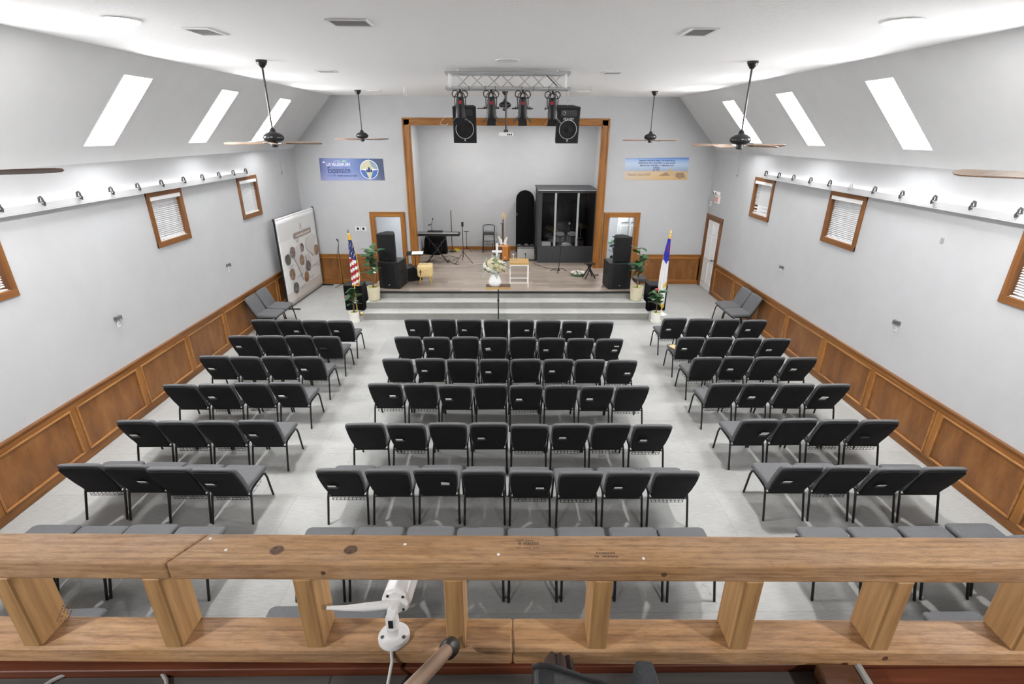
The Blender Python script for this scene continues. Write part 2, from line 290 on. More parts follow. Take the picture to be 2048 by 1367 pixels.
for s, side in ((-1,'left'),(1,'right')):
    holes = [(a+TW-.01, b-TW+.01, WZ0+TW-.01, WZ1-TW+.01) for a,b in WINS[s]]
    if s > 0: holes.append((14.62,15.56,-.1,2.11))
    ys = sorted({Y0, YB+.12, *[q for h in holes for q in h[:2]]}); zs = sorted({0, ZE+.05, *[max(q,0) for h in holes for q in h[2:]]})
    wl = wall_grid(ys, zs, holes, lambda mb,a,b,c,d: mb.box((min(s*HW,s*(HW+.14)),a,c),(max(s*HW,s*(HW+.14)),b,d)))
    WALL = struct('wall_'+side, wl, 'wall_paint')
    # sloped ceiling with skylight openings: u runs up the slope
    L = math.hypot(HW-XS, ZC-ZE); ux, uz = s*(XS-HW)/L, (ZC-ZE)/L; nx, nz = s*uz, s*(-ux)   # outward normal
    if nz < 0: nx, nz = -nx, -nz
    P = lambda y, u, t: (s*HW+ux*u+nx*t, y, ZE+uz*u+nz*t)
    u0, u1 = (4.24-ZE)/uz, (5.125-ZE)/uz
    sh = [(a,b,u0,u1) for a,b in SKYL[s]]
    ys = sorted({Y0, YB+.1, *[q for h in sh for q in h[:2]]})
    def slab(mb,a,b,c,d):
        vs = [P(a,c,0),P(b,c,0),P(b,d,0),P(a,d,0),P(a,c,.1),P(b,c,.1),P(b,d,.1),P(a,d,.1)]
        mb.add(vs,[(0,1,2,3),(4,7,6,5),(0,4,5,1),(1,5,6,2),(2,6,7,3),(3,7,4,0)] if s > 0 else [(3,2,1,0),(5,6,7,4),(1,5,4,0),(2,6,5,1),(3,7,6,2),(0,4,7,3)])
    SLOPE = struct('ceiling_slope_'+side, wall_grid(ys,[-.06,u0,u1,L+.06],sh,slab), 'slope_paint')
    for k, (a,b,c,d) in enumerate(sh):
        if b < 4: continue
        sk = link('window_skylight_%d' % (k+1+(5 if s > 0 else 0)), None, None, kind='structure')
        g = MB(); vs = [P(a,c,.012),P(b,c,.012),P(b,d,.012),P(a,d,.012),P(a,c,.022),P(b,c,.022),P(b,d,.022),P(a,d,.022)]
        g.add(vs,[(0,1,2,3),(4,7,6,5),(0,4,5,1),(1,5,6,2),(2,6,7,3),(3,7,4,0)]); g.obj('pane','sky_pane',sk)
        fr = MB()
        for (a2,b2,c2,d2) in ((a-.012,b+.012,c-.012,c),(a-.012,b+.012,d,d+.012),(a-.012,a,c,d),(b,b+.012,c,d)):
            vs = [P(y,u,t) for t in (-.004,.03) for y,u in ((a2,c2),(b2,c2),(b2,d2),(a2,d2))]
            f1 = MB(); f1.add(vs,[(0,1,2,3),(4,7,6,5),(0,4,5,1),(1,5,6,2),(2,6,7,3),(3,7,4,0)]); f1.obj('trim_strip','white_paint',sk)
    # wainscot: backing, cap, rails, stiles, panels and their mouldings
    X = lambda a, b: (min(s*a,s*b), max(s*a,s*b))
    def wb(name, d0, d1, y0, y1, z0, z1, mm, c=.004):
        x = X(HW-d0, HW-d1); return MB().cbox((x[0],y0,z0),(x[1],y1,z1),c).obj(name, mm, WALL)
    yend = YB-.02 if s < 0 else 14.42
    st = [14.55-1.37*k for k in range(14)] if s < 0 else [14.475-1.385*k for k in range(14)]
    st = [y for y in st if y > -3.4][::-1]
    wb('wainscot_cap', -.01, .045, Y0+.01, yend, ZW-.028, ZW, 'trim_brown_y'); wb('wainscot_rail', -.01, .022, Y0+.01, yend, .83, ZW-.028, 'oak_rail_y')
    wb('wainscot_rail', -.01, .022, Y0+.01, yend, .004, .125, 'oak_rail_y')
    ed = st + ([yend] if s < 0 else [])
    for k, y in enumerate(st):
        wb('stile', -.01, .0215, y-.05, min(y+.05,yend), .125, .83, 'oak_rail_z')
        if k+1 < len(ed):
            a, b = y+.05, ed[k+1]-(.05 if ed[k+1] != yend or s > 0 else .02)
            if b-a < .2: continue
            wb('panel', -.01, .008, a+.02, b-.02, .145, .81, 'oak_panel')
            for q in ((a,b,.125,.155,'oak_mould_highlight'),(a,b,.80,.83,'oak_mould_highlight'),(a,a+.03,.155,.80,'oak_mould_highlight'),(b-.03,b,.155,.80,'oak_mould_highlight')): wb('moulding', -.01, .036, *q, c=.007)
    # windows with blinds
    slat = MB().add([(-.012,0,-.010),(.012,0,.010),(.012,1,.010),(-.012,1,-.010),(-.012,0,-.007),(.012,0,.013),(.012,1,.013),(-.012,1,-.007)],[(0,1,2,3),(4,7,6,5),(0,4,5,1),(1,5,6,2),(2,6,7,3),(3,7,4,0)]).mesh('slat','blind_white')
    for k, (a,b) in enumerate(WINS[s]):
        w = link('window_%d' % (k+1+(3 if s > 0 else 0)), None, None, kind='structure')
        def wp(name, d0, d1, y0, y1, z0, z1, mm, c=.003):
            x = X(HW+d0, HW+d1); return MB().cbox((x[0],y0,z0),(x[1],y1,z1),c).obj(name, mm, w)
        wp('trim_board',-.022,.004,a,a+TW,WZ0,WZ1,'trim_brown_z'); wp('trim_board',-.022,.004,b-TW,b,WZ0,WZ1,'trim_brown_z')
        wp('trim_board',-.0225,.004,a,b,WZ1-TW,WZ1,'trim_brown_y'); wp('trim_board',-.0225,.004,a,b,WZ0,WZ0+TW,'trim_brown_y')
        ia, ib, ja, jb = a+TW, b-TW, WZ0+TW, WZ1-TW
        for q in ((ia-.01,ia,ja,jb),(ib,ib+.01,ja,jb),(ia,ib,ja-.01,ja),(ia,ib,jb,jb+.01)): wp('jamb',0,.135,*q,'trim_brown_z',.001)
        wp('pane',.115,.12,ia,ib,ja,jb,'win_pane',.001); wp('sill',.01,.11,ia,ib,ja,ja+.012,'white_paint')
        bl = wp('headrail',-.034,.02,ia-.015,ib+.015,jb-.055,jb+.012,'white_plastic',.006)
        zb = ja+(.03 if k else .05); n = 20; x0 = s*(HW+.035)
        for q in range(n):
            z = jb-.07-(jb-.07-zb-.03)*q/(n-1)
            o = link('slat', slat, bl, (x0, ia+.012, z)); o.scale = (s, ib-ia-.03, 1)
            if s > 0 and k == 2 and q > 14: o.location.z -= .012*(q-14)*.5; o.rotation_euler.x = -.05*(q%2)
        wp('bottom_rail',.02,.05,ia+.012,ib-.018,zb-.01,zb+.008,'white_plastic')
# front wall with stage opening and two doorways
OX0, OX1, OZ1 = -2.72, 2.735, 4.63
DOOR = ((-3.96,-3.17),(3.11,3.93)); DZ = 2.09
fw = MB()
def fp(poly): fw.prism(poly, 1, YB, YB+.14)
xe = lambda z: HW if z <= ZE else HW+(XS-HW)*(z-ZE)/(ZC-ZE)
xx = [-HW, DOOR[0][0], DOOR[0][1], OX0, OX1, DOOR[1][0], DOOR[1][1], HW]
for i in (0,2,4,6): fp([(xx[i],0),(xx[i+1],0),(xx[i+1],DZ),(xx[i],DZ)])
for z0, z1 in ((DZ,ZE),(ZE,OZ1)):
    fp([(-xe(z0),z0),(OX0,z0),(OX0,z1),(-xe(z1),z1)]); fp([(OX1,z0),(xe(z0),z0),(xe(z1),z1),(OX1,z1)])
fp([(-xe(OZ1),OZ1),(xe(OZ1),OZ1),(XS,ZC),(-XS,ZC)])
fp([(OX0,0),(OX1,0),(OX1,ZS-.03),(OX0,ZS-.03)])
WF = struct('wall_front', fw, 'wall_paint')
struct('wall_rear', B((-HW,Y0-.12,0),(HW,Y0,ZC)), 'wall_paint')
def fb(name, x0, x1, d0, d1, z0, z1, mm, c=.004, par=WF): return MB().cbox((x0,YB-d1,z0),(x1,YB-d0,z1),c).obj(name, mm, par)
for a, b, sts in ((-HW+.02,-4.11,(-5.12,)),(4.07,HW-.02,(4.12,6.05))):
    fb('wainscot_cap',a,b,-.005,.045,ZW-.028,ZW,'oak_rail_x'); fb('wainscot_rail',a,b,-.005,.022,.84,ZW-.028,'oak_rail_x'); fb('wainscot_rail',a,b,-.005,.022,.004,.13,'oak_rail_x')
    e = sorted({a,b,*sts})
    for x in e: fb('stile',max(x-.045,a),min(x+.045,b),-.005,.0215,.13,.84,'oak_rail_z')
    for p, q in zip(e[:-1], e[1:]):
        p, q = p+.045, q-.045
        if q-p < .2: continue
        fb('panel',p+.02,q-.02,-.005,.008,.15,.82,'oak_panel')
        for t in ((p,q,.13,.155,'oak_rail_x'),(p,q,.815,.84,'oak_rail_x'),(p,p+.025,.155,.815,'oak_rail_z'),(q-.025,q,.155,.815,'oak_rail_z')): fb('moulding',t[0],t[1],-.005,.028,t[2],t[3],t[4],.007)
# stage frame trim
tf = link('trim_1', None, None, kind='structure')
for x0, x1, o0, o1 in ((-2.925,OX0,-2.925,-2.88),(OX1,2.945,2.90,2.945)):
    fb('post',x0,x1,.0,.025,ZS-.05,4.815,'oak_rail_z',.004,tf); fb('backband',o0,o1,.0,.045,ZS-.05,4.815,'oak_rail_z',.008,tf)
    i0 = x1-.03 if x0 < 0 else x0; fb('bead',i0,i0+.03,.0,.04,ZS-.05,4.64,'oak_rail_z',.008,tf)
fb('header',-2.88,2.90,.0,.025,OZ1,4.815,'oak_rail_x',.004,tf); fb('backband',-2.925,2.945,.0,.045,4.775,4.818,'oak_rail_x',.008,tf); fb('bead',OX0-.03,OX1+.03,.0,.04,OZ1,OZ1+.03,'oak_rail_x',.008,tf)
for x0, x1 in ((OX0-.005,OX0+.008),(OX1-.008,OX1+.005)): MB().box((x0,YB-.02,ZS),(x1,YB+.15,OZ1)).obj('jamb','oak_rail_z',tf)
MB().box((OX0,YB-.02,OZ1-.008),(OX1,YB+.15,OZ1+.005)).obj('jamb','oak_rail_x',tf)
# doorway trims
for k, (a,b) in enumerate(DOOR):
    t = link('trim_%d' % (k+2), None, None, kind='structure')
    for x0, x1, ob in ((a-.135,a,a-.135),(b,b+.135,b+.095)):
        fb('casing',x0,x1,0,.022,.0,DZ+.135,'oak_rail_z',.004,t); fb('backband',ob,ob+.04,0,.04,0,DZ+.14,'oak_rail_z',.008,t)
    fb('casing',a,b,0,.022,DZ,DZ+.135,'oak_rail_x',.004,t); fb('backband',a-.135,b+.135,0,.041,DZ+.098,DZ+.14,'oak_rail_x',.008,t)
    for x0, x1 in ((a-.005,a+.012),(b-.012,b+.005)): MB().box((x0,YB-.01,0),(x1,YB+.16,DZ)).obj('jamb','oak_rail_z',t)
    MB().box((a,YB-.01,DZ-.012),(b,YB+.16,DZ+.005)).obj('jamb','oak_rail_x',t)
# recess of the stage
RY = 18.36
struct('wall_recess_back', B((-3.15,RY,0),(3.3,RY+.1,5.0)), 'wall_paint')
struct('wall_recess_left', B((-3.05,YB+.14,0),(-2.93,RY,5.0)), 'wall_paint'); struct('wall_recess_right', B((3.06,YB+.14,0),(3.18,RY,5.0)), 'wall_paint')
struct('ceiling_recess', B((-3.05,YB+.14,4.9),(3.18,RY,5.0)), 'ceiling_paint')
struct('baseboard_recess', MB().cbox((-2.93,RY-.018,ZS),(3.06,RY,ZS+.12),.004), 'oak_rail_x')
struct('baseboard_recess_left', MB().cbox((-2.93,YB+.2,ZS),(-2.915,RY-.018,ZS+.12),.004), 'oak_rail_y')
# side rooms behind the doorways
for k, (x0,x1) in enumerate(((-6.0,-3.05),(3.18,6.0))):
    n = ('left','right')[k]
    struct('wall_side_room_%s' % n, B((x0,18.6,0),(x1,18.7,2.6)).box((x0-.1 if k == 0 else x1,YB+.14,0),(x0 if k == 0 else x1+.1,18.7,2.6)).box((x0,YB+.14,2.5),(x1,18.7,2.6)), 'wall_paint')
    struct('floor_side_room_%s' % n, B((x0,YB+.14,-.1),(x1,18.7,0)), 'carpet')
    lamp = thing('added_ceiling_lamp','added white ceiling lamp in the side room behind the %s stage doorway' % n,'lamp',((x0+x1)/2+(.9 if k==0 else -.9),17.3,2.5))  # lamp added to light up the side room behind the doorway
    MB().lathe([(.16,0),(.16,-.035),(.14,-.05)],20).obj('lamp_rim','white_plastic',lamp); MB().lathe([(.001,-.051),(.139,-.0505)],20,cap=False).obj('diffuser','room_lamp',lamp)
# stage platform, steps
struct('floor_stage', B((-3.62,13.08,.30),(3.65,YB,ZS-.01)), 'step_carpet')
struct('floor_stage_deck', MB().box((-3.62,13.1,ZS-.01),(3.65,YB,ZS)).box((-2.93,YB,ZS-.03),(3.06,RY,ZS)), 'stage_vinyl')
struct('trim_stage_edge', MB().cbox((-3.63,13.055,ZS-.045),(3.66,13.105,ZS+.004),.006), 'black_plastic')
stp = link('floor_steps', None, None, kind='structure')
for k, (y0, y1, z0, z1) in enumerate(((12.34,12.72,.0,.175),(12.71,13.09,.0,.35))):
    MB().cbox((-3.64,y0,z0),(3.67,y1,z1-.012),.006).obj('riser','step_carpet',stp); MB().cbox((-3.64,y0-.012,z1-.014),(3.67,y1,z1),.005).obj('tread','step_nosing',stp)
MB().box((-3.62,13.075,.35),(3.65,13.09,ZS-.04)).obj('riser','step_carpet',stp)
# side door in the right wall
dr = link('door_1', None, None, kind='structure')
lf = MB().cbox((HW+.02,14.67,.012),(HW+.06,15.53,2.06),.003).obj('leaf','white_paint',dr)
for y0, y1 in ((14.78,15.06),(15.14,15.42)):
    for z0, z1 in ((.22,.80),(.95,1.60),(1.70,1.95)):
        MB().cbox((HW+.012,y0,z0),(HW+.022,y1,z1),.004).obj('panel','white_paint',lf)
        for q in ((y0-.02,y0,z0-.02,z1+.02),(y1,y1+.02,z0-.02,z1+.02),(y0,y1,z0-.02,z0),(y0,y1,z1,z1+.02)): MB().cbox((HW+.008,q[0],q[2]),(HW+.021,q[1],q[3]),.003).obj('moulding','white_gloss',lf)
MB().lathe([(.03,0),(.03,.01),(.012,.015),(.012,.045),(.028,.055),(.028,.08),(.01,.088)],14,(HW+.02,14.75,.97),ax=(-1,0,0)).obj('door_knob','steel_dark',lf,True)
for q in ((14.44,14.62,0,2.22),(15.56,15.66,0,2.22)): MB().cbox((HW-.022,q[0],q[2]),(HW+.004,q[1],q[3]),.004).obj('casing','trim_brown_z',dr)
MB().cbox((HW-.0225,14.44,2.09),(HW+.004,15.66,2.22),.004).obj('casing','trim_brown_y',dr)
for q in ((14.60,14.67),(15.53,15.58)): MB().box((HW,q[0],0),(HW+.14,q[1],2.1)).obj('jamb','trim_brown_z',dr)
MB().box((HW,14.6,2.06),(HW+.14,15.58,2.11)).obj('jamb','trim_brown_y',dr); MB().box((HW+.10,14.6,0),(HW+.14,15.58,2.1)).obj('stop','trim_brown_z',dr)
# loft the picture is taken from
LZ = CZ-1.2435
struct('floor_loft', B((-HW,Y0,LZ-.24),(HW,.86,LZ)), 'loft_vinyl')
struct('floor_loft_boards', B((.88,.0,LZ),(2.6,.858,LZ+.01)), 'red_board')
LOFT_ROT = R(-.8)
def fascia():
    t = link('trim_loft_fascia', None, None, (0,0,0), (0,0,0), kind='structure'); MB().cbox((-HW,.862,LZ-.26),(HW,.90,CZ-1.2215),.002).obj('fascia_board','red_board',t)
fascia()
# ================================================================== chairs
def make_chair():
    t = thing('church_chair','charcoal stacking chair','chair')
    cush = MB().pad(rrect(.49,.51,-.235,.235,.05,.05), 0, .085, .03, .012)
    cush.v = [(x, .305+z, .425+y*(1-.35*max(0,(z-.12)/.12)) ) for x,y,z in cush.v]
    cush.obj('seat','chair_grey',t,True)
    # back: reclined plane, bottom z .40 -> top z .885
    def rec(v): return [(x, .085-.235*((z-.38)/.5)+y, z) for x,y,z in v]
    out = [(-.212,.372),(.212,.372),(.226,.40),(.232,.48),(.246,.56),(.255,.70),(.255,.83),(.247,.865),(.225,.885),(.12,.893),(-.12,.893),(-.225,.885),(-.247,.865),(-.255,.83),(-.255,.70),(-.246,.56),(-.232,.48),(-.226,.40)]
    c = MB().pad(out, .012, .075, .024, .012); c.v = rec(c.v); c.obj('backrest','chair_grey',t,True)
    o2 = [(x*.93, .358+(z-.372)*.955) for x,z in out]
    c = MB().pad(o2, -.012, .022, .008, .002, 2); c.v = rec(c.v); c.obj('back_panel','chair_black',t,True)
    for sx in (-1,1):
        MB().tube([(sx*.245,-.005,0),(sx*.238,.095,.335),(sx*.235,.112,.375),(sx*.234,.145,.405),(sx*.234,.30,.414)],.0135,8).obj('leg','black_metal',t,True)
        MB().tube([(sx*.252,.545,0),(sx*.245,.495,.33),(sx*.24,.47,.395),(sx*.236,.43,.412),(sx*.234,.29,.413)],.0135,8).obj('leg','black_metal',t,True)
    MB().cyl((-.238,.10,.345),(.238,.10,.345),.010,n=8).obj('crossbar','black_metal',t,True); MB().cyl((-.238,.475,.385),(.238,.475,.385),.010,n=8).obj('crossbar','black_metal',t,True)
    return t
CH0 = make_chair()
def rack_mesh():
    b = MB()
    for k in range(9): x = -.19+.38*k/8; b.tube([(x,.10,.345),(x,.10,.285),(x,.44,.295)],.0028,4)
    for y, z in ((.10,.345),(.10,.315),(.10,.285),(.18,.288),(.27,.290),(.36,.292),(.44,.295)): b.cyl((-.19,y,z),(.19,y,z),.0032,n=4)
    for x in (-.19,.19): b.cyl((x,.10,.345),(x,.14,.405),.003,n=4).cyl((x,.44,.295),(x,.44,.405),.003,n=4)
    return b.mesh('book_rack','black_metal')
RACK = rack_mesh()
PB = Matrix.Translation((0,.085,.38)) @ Euler((math.atan2(.235,.5),0,0)).to_matrix().to_4x4()   # frame on the reclined back
def pouch_mesh():
    b = MB(); b.T = PB; b.cbox((-.062,-.034,.225),(.062,-.010,.272),.006).cyl((.07,-.022,.275),(.07,-.022,.25),.007,n=6); return b.mesh('card_pouch','black_plastic')
def card_mesh(h=.062, w=.045, tilt=0.):
    b = MB(); b.T = PB @ TM((0,-.030,.268),(R(14),R(tilt),0)); b.box((-w,-.003,-.012),(w,.003,h-.012)); return b.mesh('offering_card','paper')
POUCH = pouch_mesh(); CARD = card_mesh(); CARD_BIG = card_mesh(.095,.045,-14); CARD_TALL = card_mesh(.10,.048,4)
ORD = ['first','second','third','fourth','fifth','sixth','seventh','eighth']
BN = {'L':'left block','C':'middle block','R':'right block'}
# rows counted from the stage: (y, first centre x, last centre x, yaw)
ROWS = {'C': [(9.95,10.03,9.86,-1.84,1.95),(8.99,9.03,8.93,-1.85,1.945),(8.0,8.01,7.96,-1.85,1.98),(7.05,7.08,6.98,-1.87,1.93),(5.91,5.94,5.89,-1.88,1.945),(4.93,4.96,4.87,-1.93,1.95),(3.82,3.85,3.79,-1.90,1.88),(2.85,2.86,2.83,-1.87,1.9)],
        'L': [(9.97,9.98,9.93,-4.96,-3.385),(9.09,9.09,9.06,-4.98,-3.385),(8.14,8.14,8.10,-5.005,-3.395),(7.08,7.06,7.12,-4.965,-3.385),(6.02,6.02,6.0,-4.92,-3.33),(5.03,5.05,4.98,-4.92,-3.335),(3.90,3.91,3.87,-4.86,-3.29),(2.82,2.82,2.82,-4.9,-3.82)],
        'R': [(10.0,10.05,9.95,3.52,5.14),(8.99,9.0,8.94,3.50,5.10),(8.08,8.08,8.05,3.47,5.11),(7.08,7.1,7.04,3.405,5.04),(6.02,6.03,6.0,3.41,5.04),(4.97,4.98,4.93,3.425,5.065),(3.81,3.79,3.83,3.38,5.06),(2.73,2.73,2.73,3.42,5.05)]}
CARDS = {('C',1):{1:-1,3:-1,5:1,7:-1},('C',2):{2:-1,4:-1,6:-1,8:1},('C',3):{2:-1,4:-1,6:-1,8:1},('C',4):{1:1,3:-1,5:-1,7:-1},('C',5):{2:-1,4:-1,6:-1,8:-1},('C',6):{1:-1,3:1,5:1,7:-1},
         ('L',1):{2:1,4:-1},('L',2):{1:-1,4:-1},('L',3):{1:-1,4:-1},('L',4):{2:-1,4:-1},('L',5):{1:-1,4:-1},('L',6):{2:1,4:-1},
         ('R',1):{1:-1,4:-1},('R',2):{1:-1,4:-1},('R',3):{2:-1,4:-1},('R',4):{2:-1,4:-1},('R',5):{1:1,4:-1},('R',6):{1:-1,3:-1}}
RACKS = {('L',6):(1,3,4),('L',5):(2,3),('L',4):(2,3),('L',3):(4,),('L',2):(4,),('C',6):(1,5,6,8),('C',5):(2,5,6,7,8),('C',4):(1,2,5,8),('C',3):(1,4,6,8),('R',1):(1,),('R',2):(1,),('R',3):(1,2),('R',4):(1,),('R',5):(3,4),('R',6):(2,)}
ROW8 = {'C':(1,2),'L':(4,),'R':(2,)}
first = True
def put_chair(x, y, rz, label, group):
    global first
    o = CH0 if first else copy_tree(CH0); first = False
    o.location = (x,y,0); o.rotation_euler = (0,0,rz); o['label'] = label; o['group'] = group; return o
for blk in 'LCR':
    n = 8 if blk == 'C' else 4
    for r, (ym, yl, yr, xa, xb) in enumerate(ROWS[blk], 1):
        for i in range(1, n+1):
            if r == 8 and i not in ROW8[blk]: continue
            f = (i-1)/(n-1); x = xa+(xb-xa)*f+rnd.uniform(-.006,.006); y = yl+(yr-yl)*f+rnd.uniform(-.02,.02)
            cd_ = CARDS.get((blk,r),{}).get(i); empty = (blk,r,i) in (('L',2,4),('R',5,4))
            feat = '' if cd_ is None else (', empty pouch behind' if empty else ', card pouch behind')
            # the two blocks nearest the loft stand partly behind the railing
            lab = 'charcoal chair, %s from left in %s row from the stage, %s%s' % (ORD[i-1], ORD[r-1], BN[blk], feat)
            c = put_chair(x, y, R(rnd.uniform(-1.2,1.2)), lab, 'charcoal chairs in rows facing the stage')
            if i in RACKS.get((blk,r),()): link('book_rack', RACK, c)
            if cd_ is not None:
                p = link('card_pouch', POUCH, c); px = .105*cd_; p.location = (px,0,rnd.uniform(-.015,.02))
                if not empty:
                    big = (blk,r,i) == ('C',2,4); tall = (blk,r,i) in (('R',4,4),('C',6,3),('R',5,1))
                    k = link('offering_card', CARD_BIG if big else CARD_TALL if tall else CARD, None, None, None, '%swhite card in pouch of the %s chair, %s row from stage, %s' % ('large tilted ' if big else 'tall ' if tall else 'small ', ORD[i-1], ORD[r-1], BN[blk]), 'card', 'white cards in the chair-back pouches')
                    bpy.context.view_layer.update() if False else None
                    k.matrix_world = Matrix.Translation(c.location) @ Euler(c.rotation_euler).to_matrix().to_4x4() @ Matrix.Translation(p.location)
                    if (blk,r,i) == ('C',2,8):
                        k2 = link('offering_card', CARD, None, None, None, 'upper of two white cards on eighth chair, second row from stage, middle block', 'card', 'white cards in the chair-back pouches')
                        k2.matrix_world = k.matrix_world @ Matrix.Translation((.03,-.012,.085)); k['label'] = 'lower of two white cards on eighth chair, second row from stage, middle block'
for k, (x, y, rz, lab) in enumerate(((-5.865,11.47,-90,'grey chair against the left wall, the one nearer the camera of the pair'),(-5.865,12.03,-90,'grey chair against the left wall, the one beside the world map banner'),(5.865,12.11,90,'grey chair against the right wall, the one nearer the side door'),(5.865,11.56,90,'grey chair against the right wall, the one farther from the side door'))):
    put_chair(x, y, R(rz), lab, 'grey chairs along the side walls')
e_ = MB().cbox((-.07,-.1,0),(.07,.1,.008),.002).obj('paper_envelope','tan_paper',label='tan paper envelope lying on a seat in the right block, second row',cat='envelope'); e_.location = (3.33,9.27,.522); e_.rotation_euler = (0,0,.4)
for sx_, n_ in ((-1,'left'),(1,'right')):
    t = thing('added_underside_light','added ceiling light under the loft, on the %s' % n_,'ceiling light',(sx_*2.2,.25,LZ-.24),0,'added lights under the loft'); MB().lathe([(.17,0),(.17,-.02),(.15,-.03)],24).obj('rim','white_plastic',t,True); MB().lathe([(.001,-.0305),(.149,-.03)],24,cap=False).obj('diffuser','recess_disc',t)  # added lamps, out of view, to brighten the floor of the rearmost rows
# ================================================================== railing of the loft
RY0 = .867
rail = thing('loft_railing','rough lumber railing with short posts along the front of the loft','railing',(0,RY0,0),LOFT_ROT)
UT, LT = CZ-.893, CZ-1.168      # top of the upper and of the lower rail
def plank(x0, x1, z0, z1, name, mm='lumber', d=.092): return MB().cbox((x0,0,z0),(x1,d,z1),.0055).obj(name, mm, rail)
g = MB(); c = .0055      # upper rail, two boards joined with a slanted butt joint
u1 = MB().prism([(-HW+.1,0),(-.778,0),(-.728,.092),(-HW+.1,.092)],2,UT-.05,UT).obj('top_rail','lumber',rail)
u2 = MB().prism([(-.775,0),(HW-.1,0),(HW-.1,.092),(-.725,.092)],2,UT-.0505,UT-.0005).obj('top_rail','lumber',rail)
for u in (u1,u2):
    bv = u.modifiers.new('bevel','BEVEL'); bv.width = .005; bv.segments = 2; bv.limit_method = 'ANGLE'
plank(-HW+.1, .004, LT-.052, LT, 'bottom_rail'); plank(.0045, HW-.1, LT-.052, LT, 'bottom_rail')
pm = MB().cbox((-.022,.0,LT),(.022,.089,UT-.05),.004).mesh('post','lumber_y')
for k in range(-17,18):
    x = -.134+.345*k
    if abs(x) < HW-.15: link('post', pm, rail, (x,.0015,0))
def stamp(name, x, y, z, rows, sx, normal='up'):
    b = MB()
    for j, (n, w, h) in enumerate(rows):
        xx_ = 0
        for k in range(n):
            ww = w*rnd.uniform(.5,1.2)
            if rnd.random() < .82: b.box((xx_,-j*.011,0),(xx_+ww,-j*.011+h,.0006))
            xx_ += ww+.0018
    o = b.obj(name,'stamp',rail); o.location = (x,y,z)
    if normal == 'side': o.rotation_euler = (R(90),R(-38),R(90))
    return o
stamp('grade_stamp',.012,.072,UT-.0006,((9,.004,.003),(11,.0045,.007),(10,.004,.002)),1); stamp('grade_stamp',.19,.045,UT-.0006,((6,.003,.002),(8,.005,.004),(9,.005,.005)),1)
stamp('grade_stamp',-1.108,.025,LT+.06,((8,.004,.004),(7,.004,.006),(9,.004,.003),(6,.005,.004)),1,'side')
for x, y in ((-.03,.030),(-.715,.075),(-.66,.04),(.30,.02),(-.25,.06)): MB().lathe([(.0005,.002),(.0025,.0015),(.004,0)],8,(x,y,UT-.0006)).obj('paint_speck','white_paint',rail)
# bullet camera on the lower rail
sc = thing('security_camera','white bullet security camera with antenna screwed to the lower rail','camera',(-.292,.905,LT))
MB().lathe([(.039,0),(.039,.006),(.035,.011),(.018,.014)],28).obj('base_plate','cam_white',sc,True)
for a in (200,340,90): MB().lathe([(.0048,0),(.0045,.002)],8,(.028*math.cos(R(a)),.028*math.sin(R(a)),.0115)).obj('screw','steel_dark',sc)
MB().lathe([(.0165,.012),(.0165,.04),(.0168,.041),(.0162,.042),(.016,.070),(.012,.080),(.001,.084)],20).obj('stem','cam_white',sc,True)
MB().box((-.0055,-.018,.052),(.0055,-.010,.074)).obj('hinge_slot','dark_hole',sc)
hd = Vector((.06,.98,-.10)).normalized()
hc = Vector((.005,.018,.088))
MB().tube([(0,0,.070),(.001,.004,.083),tuple(hc+hd*.012)],[.0135,.0135,.012],14).obj('ball_joint','cam_white',sc,True)
b = MB(); u_, w_ = frame(hd)
ring = lambda r, lob: [1+lob*math.cos(8*2*math.pi*k/48) for k in range(48)]
for d0, d1, r0, r1 in ((.012,.165,.036,.036),):
    vs = []
    for dd, rr in ((d0-.004,.030),(d0,.0345),(d0+.006,.036),(d1,.036),(d1+.004,.034)):
        vs += [hc+hd*dd+(u_*math.cos(2*math.pi*k/48)+w_*math.sin(2*math.pi*k/48))*rr*(1+.05*math.cos(8*2*math.pi*k/48)) for k in range(48)]
    b.add(vs,[(i*48+k,i*48+(k+1)%48,(i+1)*48+(k+1)%48,(i+1)*48+k) for i in range(4) for k in range(48)]+[tuple(range(48)),tuple(range(192,240))])
body = b.obj('camera_body','cam_white',sc,True)
for k in range(4):
    a = R(45+90*k); MB().cyl(hc+hd*.006+(u_*math.cos(a)+w_*math.sin(a))*.027, hc+hd*.009+(u_*math.cos(a)+w_*math.sin(a))*.027,.0035,n=8).obj('screw','dark_hole',body)
MB().tube([hc+Vector((-.012,.005,-.004)),hc+Vector((-.03,.0,.0)),hc+Vector((-.07,-.012,.008)),hc+Vector((-.115,-.022,.017)),hc+Vector((-.155,-.03,.028))],[.0105,.0105,.010,.0065,.0045],14).obj('antenna','cam_white',sc,True)
MB().tube([(-.292,.872,LT+.003),(-.291,.862,LT-.03),(-.295,.80,LZ+.02),(-.30,.70,LZ+.006),(-.32,.5,LZ+.005),(-.36,.2,LZ+.005)],.0042,8).obj('power_cable','cam_white',None,True,label='white cable running down from the security camera to the loft floor',cat='cable')
MB().tube([(-.98+.16*math.cos(R(a)),.80+.10*math.sin(R(a)),LZ+.005) for a in range(-180,181,15)][:24],.005,8).obj('coiled_cable','concrete_grey',None,True,label='loop of grey cable lying on the loft floor left of the security camera',cat='cable')
MB().tube([(-1.22,.84,LZ+.004),(-1.19,.79,LZ+.004),(-1.17,.70,LZ+.004),(-1.18,.5,LZ+.004)],.003,6).obj('thin_cable','steel_dark',None,True,label='thin grey cable on the loft floor at the far left',cat='cable')
